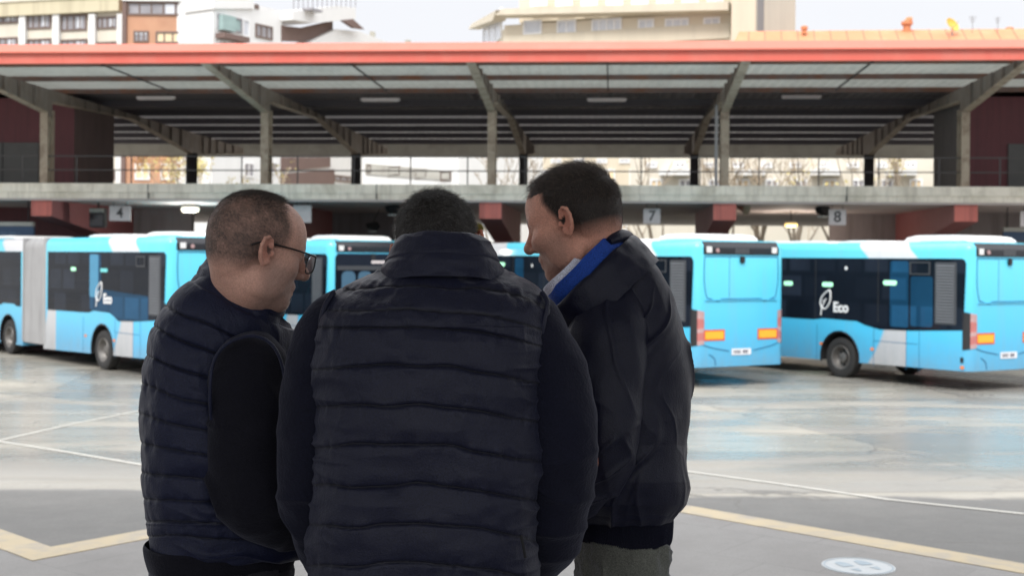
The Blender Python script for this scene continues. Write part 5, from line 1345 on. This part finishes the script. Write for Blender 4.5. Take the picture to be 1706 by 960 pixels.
def man_center():
    Yc = 2.44; root = empty('person', (P(715,700,Yc).x, Yc, 0), 0, 'person seen from behind with short dark hair, quilted black vest over navy sweater sleeves', 'person')
    off = -Vector(root.location)
    J = joints(715, Yc+.02, (0,1), None, None, P(585,570,Yc+.03), P(855,570,Yc+.03), P(505,770,Yc+.02), P(960,770,Yc+.02), P(560,930,Yc+.27), P(880,930,Yc+.27))
    scol = (.012,.010,.009)
    def tint(l):
        d = np.clip((l[:,2]+.060-.25*np.clip(l[:,1],0,1))/.02, 0, 1)*np.clip((.062-l[:,1])/.02 , 0, 1)
        d = np.where((l[:,1] > 0) & (l[:,2] < .03), d*np.clip((.01-l[:,1])/.02, 0, 1), d)
        return d, scol
    bo, inf = make_body(root, P(731,415,2.53), .95, (.16,1,-.62), -0.2, P(736,500,2.475), J, tint, (.5,.17,.09))
    hm = hair_mat('hair_black', (.004,.0038,.004), (.13,.12,.115), .38)
    add_hair(root, inf, 15000, lambda l: np.where(l[:,2] > .02, .014, .009)+.007*vnoise(l*110,4), .00015, hm, 5, .40, lambda l: np.stack([l[:,0]*6, -.2-l[:,1]*3, -.5-0*l[:,0]], 1), .5, .10)
    add_hair(root, inf, 2600, lambda l: np.full(len(l), .011), .00008, hair_mat('hair_grey', (.20,.19,.18), (.30,.29,.28)), 6, .45, lambda l: np.stack([l[:,0]*6, -.2-l[:,1]*3, -.5-0*l[:,0]], 1), .4, .1, 'grey_hair')
    # vest
    rows = [(446,648,824,2.47,2.0,.62),(456,622,846,2.465,2.0,.55),(470,590,874,2.455,2.1,.50),(488,557,903,2.445,2.2,.50),(512,538,914,2.435,2.4,.55),(545,530,905,2.43,2.6,.60),
            (600,528,899,2.425,2.6,.64),(690,536,899,2.42,2.6,.66),(780,530,896,2.42,2.6,.68),(860,523,893,2.42,2.6,.68),(960,518,888,2.42,2.6,.66),(1030,520,886,2.42,2.6,.64)]
    seams = [446,480,517,547,612,678,744,810,876,941,1005,1070]
    def droop(x, y): u = (x-690)/200; return np.where(u > 0, 26*u**2.2*np.clip((y-430)/80,.3,1), 5*u**2)
    def disp(V, t, v):
        xp, yp = pix(V); h, d = puff(xp, yp, seams, droop, .0070, 4, 1)
        sd0 = np.clip((np.abs(xp-714)-120)/60, 0, 1); h = h*np.where(yp < 545, .45, 1.0)*(1-.65*sd0)
        pk = np.exp(-(d/13.0)**2)*vnoise(np.stack([V[...,0]*85, V[...,1]*60, yp*.02], -1), 21)*.0030
        big = fbm(V*np.array([7,7,11]), 31, 3)*.0065
        side = np.clip((np.abs(xp-714)-110)/70, 0, 1)
        cr = ridged(np.stack([V[...,0]*11+V[...,2]*9, V[...,1]*8, V[...,2]*32], -1)+.6*fbm(V*6,9,2)[...,None], 41)*.0075*side*np.clip((yp-560)/60, 0, 1)
        diag = ridged(np.stack([V[...,0]*9-V[...,2]*4, V[...,1]*5, V[...,2]*20], -1), 44)*.003
        vert = ridged(np.stack([V[...,0]*34+vnoise(V*9,3)*1.2, V[...,1]*20, V[...,2]*5], -1), 46)*.003*np.exp(-((yp-560)/30)**2)
        return h + pk + big + cr + diag + vert - .008*(1-side)*0
    vest = loft('vest', torso_rings(rows, 0, .62), 560, 420, M['nylon_black'], root, disp)
    # standing collar
    c = P(738,447,2.465); e = P(738,399,2.525)
    ax_n = Vector((0,.14,.99)).normalized()
    def cd(V, t, v):
        xp, yp = pix(V); return fbm(V*np.array([14,14,26]), 4, 3)*.004 + ridged(V*np.array([10,10,46])+.5*fbm(V*8,5,2)[...,None], 6)*.0035
    w = (842-640)/2*2.475/F; tilt = Vector((0,.86,-.20))
    k_ = collar('collar', c+Vector((0,-.0,-.008)), (w,0,0), tilt*w*.98, ax_n, [(-.03,1.02),(-.012,1.01),(.004,.985),(.012,.945),(.016,.925),(.020,.93),(.03,.885),(.042,.83),(.052,.785),(.059,.74),(.060,.70),(.052,.69),(.03,.74),(0,.80)], M['nylon_black'], root, cd)
    # armhole binding
    for pts in ([(556,487,2.40),(541,512,2.385),(534,545,2.385),(531,590,2.40),(531,640,2.43)], [(903,488,2.40),(912,505,2.385),(906,535,2.38),(899,575,2.39),(897,630,2.43)]):
        MB().tube([P(*q) for q in catmull(pts, 24)], .0055, 8).build('armhole_binding', M['nylon_black'], vest, True)
    # side pocket zip
    MB().tube([P(*q) for q in ((868,893,2.262),(872,912,2.264),(875,930,2.268))], .003, 6).build('pocket_zip', M['seam_dark'], vest, True)
    # sweater: two sleeves (and a hidden trunk) in knit
    def sd(V, t, v):
        return fbm(V*np.array([8,8,9]), 14, 3)*.006 + ridged(np.stack([V[...,0]*7+V[...,2]*5, V[...,1]*6, V[...,2]*17], -1)+.6*fbm(V*4,3,2)[...,None], 15)*.010*np.clip((v-.35)*4,.25,1)
    sl = [(592,520,2.47,50),(566,545,2.46,62),(546,600,2.45,66),(528,680,2.44,64),(521,745,2.44,58),(522,800,2.45,56),(530,850,2.48,55),(548,905,2.55,50),(575,950,2.64,44),(600,975,2.70,38)]
    sr = [(845,520,2.47,50),(872,540,2.46,62),(898,600,2.45,68),(918,680,2.44,70),(930,750,2.44,68),(928,800,2.45,64),(912,860,2.48,60),(890,910,2.55,54),(868,950,2.64,46),(840,975,2.70,38)]
    for rws in (sl, sr): loft('sweater_sleeve', tube_rings(rws), 200, 130, M['knit_navy'], root, sd)
    trousers(root, J, M['trouser_dark'], [(*P(704,1070,2.44), .175,.12,0,.10)])
    shoes(root, J)
    shift_children(root)
def shift_children(root):
    inv = Matrix.Translation(-Vector(root.location))
    for ch in root.children:
        ch.matrix_parent_inverse = inv          # geometry was made in world space
man_center()

# ------------------------------------------------------------------ the man in glasses (left), facing right
def man_left():
    Yc = 2.66; root = empty('person', (P(365,700,Yc).x, Yc, 0), 0, 'person with cropped hair and dark-rimmed glasses wearing a navy quilted vest over black sleeves', 'person')
    fy = R(33); face = (math.cos(fy), math.sin(fy))
    J = joints(362, Yc, face, None, None, P(400,600,Yc+.12), P(400,610,Yc-.07), P(440,800,Yc+.2), P(412,820,Yc-.10), P(560,860,Yc+.28), P(520,870,Yc+.06))
    scol = (.105,.078,.068)
    def tint(l):
        d = np.clip((l[:,2]+.066-.9*np.clip(l[:,1]+.035,0,1))/.03, 0, 1)
        line = .060 - .55*np.clip(l[:,2]-.05, 0, 1) + .10*np.clip(.03-l[:,2],0,1)*0
        line = np.where(np.abs(l[:,0]) > .035, line-.012, line)
        d = d*np.clip((line-l[:,1])/.02, 0, 1)
        d = np.where((l[:,1] > .0) & (l[:,2] < .0), d*np.clip((.012-l[:,1])/.02, 0, 1), d)
        return d*np.clip(.80+.22*vnoise(l*430,5)+.15*vnoise(l*45,6), .35, .97), scol
    hy = R(31); fwd = (math.cos(hy), math.sin(hy), -.24)
    bo, inf = make_body(root, P(431,411,2.60), .955, fwd, 0.0, P(402,520,2.655), J, tint, (.66,.405,.325))
    hm = hair_mat('hair_cropped', (.045,.034,.029), (.16,.128,.112))
    add_hair(root, inf, 24000, lambda l: .0036+.005*np.clip((l[:,2]-.05)/.05, 0, 1), .00011, hm, 9, .45, (0,.25,-.8), .3, .1)
    inf2 = dict(inf); inf2['dens'] = np.clip((inf['loc'][:,2]-.066)/.045, 0, 1)**1.5*inf['dens']
    add_hair(root, inf2, 5200, lambda l: .010+.016*np.clip((l[:,1]+.01)/.06, 0, 1), .00012, hair_mat('hair_brown', (.018,.012,.009), (.05,.034,.025)), 10, .45, (0,1,.3), .5, .12, 'top_hair')
    # glasses
    L = inf['L']; gm = pbr('glasses_frame', (.012,.010,.012), .3); g = MB()
    lens = []
    for s_ in (-1, 1):
        pts = []
        for k in range(29):
            a = 2*math.pi*k/28; ca, sa = math.cos(a), math.sin(a); n_ = 2/3.2
            x = .033 + .026*np.sign(ca)*abs(ca)**n_; z = -.012 + .0205*np.sign(sa)*abs(sa)**n_
            pts.append(L(s_*x, .112-.10*(x-.033)**1*.35, z))
        g.tube(pts, .0017, 6, False); lens.append(pts[:-1])
        tem = catmull([L(s_*.059,.110,.002), L(s_*.069,.103,.004), L(s_*.0775,.06,.006), L(s_*.080,.008,.006), L(s_*.083,-.022,.004), L(s_*.083,-.045,-.008)], 24)
        MB().tube([Vector(q) for q in tem], [.0019]*14+[.0024]*10, 7).build('temple', gm, None, True).parent = root
    g.tube([L(-.008,.113,-.002), L(0,.117,.001), L(.008,.113,-.002)], .0018, 6)
    fr = g.build('glasses_frame', gm, root, True); lm, nt, b = new_mat('lens_glass')
    tb_, gb_, mb_ = nt.nodes.new('ShaderNodeBsdfTransparent'), nt.nodes.new('ShaderNodeBsdfGlossy'), nt.nodes.new('ShaderNodeMixShader'); gb_.inputs['Roughness'].default_value = .02; gb_.inputs['Color'].default_value = (.75,.9,1,1); mb_.inputs[0].default_value = .5; nt.links.new(tb_.outputs[0], mb_.inputs[1]); nt.links.new(gb_.outputs[0], mb_.inputs[2]); nt.links.new(mb_.outputs[0], nt.nodes['Material Output'].inputs[0])
    for pts in lens: MB().raw(pts, [tuple(range(len(pts)))]).build('lens', lm, fr)
    # vest
    rows = [(500,328,482,2.655,2.0,.85,-44),(512,303,485,2.66,2.0,.80,-37),(530,272,488,2.66,2.1,.75,-26),(560,247,490,2.66,2.2,.72,-12),(590,235,492,2.66,2.3,.72,-2),(620,228,495,2.66,2.3,.74),(700,229,497,2.66,2.3,.76),
            (780,232,497,2.66,2.3,.78),(850,237,498,2.66,2.3,.78),(900,240,499,2.66,2.3,.78),(921,243,498,2.66,2.3,.78),(926,250,490,2.66,2.3,.75),(922,256,484,2.66,2.3,.7)]
    seams = [440,505,552,605,657,706,752,800,845,884,908]
    def droop(x, y):
        u = (x-240)/130; k_ = np.clip(1-(y-520)/360, 0.06, 1); return (u*70*k_ - 10)
    def disp(V, t, v):
        xp, yp = pix(V); h, d = puff(xp, yp, seams, droop, .0062, 4, 2); h = h*np.where(yp > 880, .6, 1)*(.35+.65*np.clip((xp-236)/50, 0, 1))
        pk = np.exp(-(d/12.0)**2)*vnoise(np.stack([V[...,0]*75, V[...,1]*75, yp*.02], -1), 22)*.0028
        big = fbm(V*np.array([7,7,9]), 33, 3)*.006
        r = np.clip((xp-290)/60, 0, 1)*np.clip((yp-600)/60, 0, 1)
        cr = ridged(np.stack([V[...,0]*6+V[...,2]*7, V[...,1]*6, V[...,2]*25+V[...,0]*8], -1)+.7*fbm(V*6,9,2)[...,None], 42)*.010*r
        vt = ridged(np.stack([V[...,0]*26+V[...,2]*9, V[...,1]*20, V[...,2]*7], -1), 47)*.0035*np.exp(-((yp-575)/55)**2)
        return h + pk + big + cr + vt
    vest = loft('vest', torso_rings(rows, fy, .72), 460, 400, M['nylon_navy'], root, disp)
    # collar (tilted: high at the back, low at the chin)
    a0, a1 = P(331,458,2.655), P(470,531,2.655); c = (a0+a1)/2; A = (a1-a0)/2
    nrm = Vector((-A.z, 0, A.x)).normalized(); B = Vector((-.15,1,0)).normalized()*A.length*.80
    def cd(V, t, v): return fbm(V*np.array([14,14,20]), 4, 3)*.004 + ridged(np.stack([(V[...,0]*nrm.x+V[...,2]*nrm.z)*38, V[...,1]*8, V[...,0]*6], -1)+.5*fbm(V*8,5,2)[...,None], 6)*.0055
    collar('collar', c, A, B, nrm, [(-.03,1.06),(-.012,1.03),(.0,1.0),(.006,1.02),(.02,1.0),(.034,.97),(.043,.945),(.046,.91),(.042,.88),(.02,.87),(-.01,.9)], M['nylon_navy'], root, cd)
    # armhole binding on the near side
    ah = [(352,700,2.49),(350,655,2.475),(353,615,2.475),(364,588,2.475),(386,569,2.478),(420,560,2.485),(448,570,2.487),(466,596,2.487),(476,640,2.49),(482,690,2.51)]
    MB().tube([P(*q) for q in catmull(ah, 50)], .0034, 8).build('armhole_binding', M['nylon_navy'], vest, True)
    def sd(V, t, v): return fbm(V*np.array([8,8,9]), 16, 3)*.005 + ridged(np.stack([V[...,0]*8+V[...,2]*4, V[...,1]*6, V[...,2]*17-V[...,0]*6], -1)+.7*fbm(V*5,3,2)[...,None], 17)**2*.013*np.clip(v*2,.3,1)
    sl = [(424,580,2.60,36),(418,606,2.565,60),(416,650,2.55,65),(415,720,2.545,64),(414,785,2.54,64),(428,830,2.55,60),(462,852,2.60,54),(505,866,2.68,46),(540,868,2.75,42)]
    loft('sweater_sleeve', tube_rings(sl), 180, 120, M['knit_black'], root, sd)
    sl = [(420,590,2.80,40),(425,650,2.84,58),(430,760,2.85,56),(450,830,2.87,52),(500,858,2.9,46),(545,866,2.92,42)]
    loft('sweater_sleeve', tube_rings(sl), 80, 60, M['knit_black'], root, sd)
    hem = [(902,234,487,2.66,2.3,.78),(908,231,489,2.66,2.3,.78),(925,232,489,2.66,2.3,.78),(943,236,487,2.66,2.3,.78),(950,240,484,2.66,2.3,.78),(946,250,476,2.66,2.3,.75)]
    loft('sweater_hem', torso_rings(hem, fy, .78), 60, 200, M['knit_black'], root, lambda V, t, v: fbm(V*12, 19, 2)*.004)
    trousers(root, J, M['trouser_dark'], [(*P(368,1010,2.66), .150,.118,fy,.09)])
    shoes(root, J)
    shift_children(root)
man_left()

# ------------------------------------------------------------------ the tall man in the dark jacket (right), facing left
def man_right():
    Yc = 2.80; root = empty('person', (P(1030,700,Yc).x, Yc, 0), 0, 'person in a plain black jacket with bright blue collar lining, looking down', 'person')
    fy = R(147); face = (math.cos(fy), math.sin(fy))
    J = joints(1030, Yc, face, None, None, P(1010,600,Yc-.07), P(1000,600,Yc+.12), P(1020,770,Yc-.10), P(960,780,Yc+.2), P(905,850,Yc+.10), P(890,850,Yc+.25))
    scol = (.016,.012,.010)
    def tint(l):
        d = np.clip((l[:,2]+.062-.35*np.clip(l[:,1]+.03,0,1))/.04, 0, 1)
        line = np.where(l[:,2] > .066, .078-.25*np.clip(l[:,2]-.05,0,1), .040-.5*np.clip(.045-l[:,2],0,1))
        d = d*np.clip((line-l[:,1])/.014, 0, 1)
        d = np.where((l[:,1] > .016) & (l[:,2] < -.004), 0, d)
        return d, scol
    hy = R(159); fwd = (math.cos(hy), math.sin(hy), -.31)
    bo, inf = make_body(root, P(953,364,2.77), .99, fwd, 0.0, P(992,492,2.82), J, tint, (.67,.36,.27), 1.12)
    hm = hair_mat('hair_dark_brown', (.005,.004,.0038), (.16,.115,.095), .38)
    def ln(l): return np.where(l[:,2] > .07, .020, np.where(l[:,2] > .02, .012, .006)) + .003*np.clip((l[:,1]-.03)/.03,0,1)*(l[:,2] > .05) + .0065*vnoise(l*110,5)*np.clip((l[:,2]-.0)/.03,0,1)
    add_hair(root, inf, 15000, ln, .00014, hm, 15, .46, lambda l: np.stack([l[:,0]*2, np.where(l[:,2] > .06, .7, .2), np.where(l[:,2] > .06, .25, -.9)], 1), .35, .07)
    # torso of the jacket
    rows = [(486,918,1082,2.80,2.0,.82,52),(499,914,1099,2.80,2.0,.80,46),(520,908,1118,2.80,2.1,.76,33),(548,904,1134,2.80,2.2,.74,16),(580,902,1142,2.80,2.3,.74,3),(620,902,1146,2.80,2.3,.76),(700,905,1144,2.80,2.3,.78),
            (770,910,1137,2.80,2.3,.78),(820,914,1133,2.80,2.3,.78),(845,920,1130,2.80,2.3,.78),(858,934,1122,2.80,2.3,.76)]
    def disp(V, t, v):
        xp, yp = pix(V); x, y, z = V[...,0], V[...,1], V[...,2]
        wr = .8*fbm(V*4.5, 61, 2)
        d1 = ridged(np.stack([x*20-z*9+wr*1.5, y*6, z*2.4+x*1.2], -1), 62)             # long creases falling to the lower left
        d2 = ridged(np.stack([x*30-z*12+wr*2.2, y*9, z*3.4+x*1.5], -1), 63)
        up = np.clip((yp-470)/90, 0, 1)
        yoke = ridged(np.stack([x*13+y*3+wr, y*9, z*4], -1), 64)*.004*(1-up)
        low = np.clip((yp-740)/60, 0, 1); g = ridged(np.stack([x*24+wr, y*24, z*6], -1), 65)*.007*low
        return d1**3*.011*up + d2**3*.005*up*(.4+.6*vnoise(V*5,68)) + fbm(V*7, 66, 3)*.006 + yoke + g + .012*low*np.clip((858-yp)/20,0,1)
    jk = loft('jacket', torso_rings(rows, fy-math.pi, .75), 460, 420, M['jacket_black'], root, disp)
    band = [(850,950,1118,2.80,2.3,.76),(862,960,1120,2.80,2.3,.76),(880,962,1119,2.80,2.3,.76),(897,960,1117,2.80,2.3,.76),(905,964,1112,2.80,2.3,.74),(902,972,1104,2.80,2.3,.7)]
    def bd(V, t, v): return .0016*np.sin(t*170)*np.clip(1-np.abs(v-.45)*1.6,0,1) + fbm(V*9, 67, 2)*.004
    loft('jacket_waistband', torso_rings(band, fy-math.pi, .76), 60, 700, M['knit_navy'], root, bd)
    def sd(V, t, v):
        x, y, z = V[...,0], V[...,1], V[...,2]; wr = .7*fbm(V*5, 71, 2)
        k = np.clip((v-.25)*3, .2, 1)*np.clip((.95-v)*6, .2, 1)
        return fbm(V*7, 72, 3)*.006 + ridged(np.stack([x*7+z*5+wr, y*7, z*15-x*12+wr], -1), 73)**2.5*.009*k*np.clip((v-.4)*4,0,1) + ridged(np.stack([x*24+z*3+wr*1.6, y*10, z*3.5], -1), 74)**2.5*.005
    sl = [(1026,430,2.80,14),(1026,452,2.775,36),(1020,495,2.745,56),(1011,555,2.705,68),(1003,630,2.68,72),(999,690,2.665,69),(996,740,2.66,64),(985,782,2.67,58),(955,815,2.70,54),(920,835,2.76,50),(895,845,2.82,44)]
    loft('jacket_sleeve', tube_rings(sl), 240, 160, M['jacket_black'], root, sd)
    sl = [(985,520,2.95,40),(965,570,3.0,60),(950,690,3.02,60),(935,780,3.02,54),(905,830,3.0,48),(885,845,2.99,42)]
    loft('jacket_sleeve', tube_rings(sl), 80, 60, M['jacket_black'], root, sd)
    # collars: white shirt, blue lining, black jacket collar rolled at the back
    a0, a1 = P(922,506,2.745), P(1034,396,2.765); c = (a0+a1)/2; A = (a1-a0)/2; nrm = Vector((-A.z, 0, A.x)).normalized(); B = Vector((.10,1,0)).normalized()*A.length*.88
    wv = lambda V, t, v: fbm(V*np.array([16,16,16]), 81, 2)*.003
    collar('shirt_collar', c-A*.34+nrm*.002, A*.64, B*.78, nrm, [(-.03,1.0),(0,1.0),(.018,1.0),(.032,.97),(.034,.94),(.02,.9),(-.02,.9)], M['shirt_pale'], root, wv)
    collar('collar_lining', c, A*1.0, B*.93, nrm, [(-.035,1.06),(-.012,1.05),(.0,1.04),(.010,1.02),(.019,.985),(.023,.965),(.019,.94),(-.01,.95),(-.03,.95)], M['lining_blue'], root, wv)
    b0, b1 = P(914,534,2.765), P(1058,396,2.785); c2 = (b0+b1)/2 - Vector((-.72,0,.69))*.012; A2 = (b1-b0)/2; B2 = Vector((.10,1,0)).normalized()*A2.length*.94
    collar('jacket_collar', c2, A2, B2, Vector((-A2.z,0,A2.x)).normalized(), [(-.06,1.00),(-.03,1.01),(-.004,1.005),(.012,1.0),(.020,.965),(.017,.93),(-.008,.92),(-.04,.92)], M['jacket_black'], root, lambda V, t, v: fbm(V*14, 83, 3)*.004)
    roll = [(1014,403,2.70),(1030,394,2.73),(1047,395,2.79),(1054,404,2.86),(1046,414,2.92)]
    MB().tube([P(*q) for q in catmull(roll, 20)], [.006+.009*math.sin(math.pi*min(1,(k+1)/14)) if k < 14 else .010 for k in range(20)], 12).build('collar_roll', M['jacket_black'], root, True)
    tr = trousers(root, J, M['denim_grey'], [(*P(1037,965,2.80), .106,.082,fy,.095)], .082)
    pk = MB()
    for pts in () and ([(1000,922,2.665),(1030,924,2.662),(1060,918,2.672)], [(1075,905,2.69),(1068,935,2.69),(1062,985,2.70)], [(1000,922,2.665),(998,955,2.665),(1000,990,2.668)]): pk.tube([P(*q) for q in catmull(pts, 10)], .0022, 5)
    shoes(root, J)
    shift_children(root)
man_right()
# ================================================================== CAMERA AND RENDER SETTINGS
cam = bpy.data.cameras.new('camera'); co = bpy.data.objects.new('camera', cam); COL.objects.link(co); scene.camera = co
cam.sensor_fit = 'HORIZONTAL'; cam.sensor_width = 36; cam.lens = F/1706*36; cam.shift_y = -49/1706; cam.clip_end = 3000; cam.clip_start = .05
co.location = (0, 0, CAMZ); co.rotation_euler = (R(90), ROLL, 0)
cam.dof.use_dof = True; cam.dof.focus_distance = 2.45; cam.dof.aperture_fstop = 7.2
scene.view_settings.view_transform = 'Standard'; scene.view_settings.look = 'None'; scene.view_settings.exposure = 0; scene.view_settings.gamma = 1
scene.cycles.use_denoising = True
scene.cycles.max_bounces = 8; scene.cycles.diffuse_bounces = 4; scene.cycles.glossy_bounces = 4; scene.cycles.caustics_reflective = False; scene.cycles.caustics_refractive = False
scene.cycles.sample_clamp_indirect = 6
scene.render.film_transparent = False
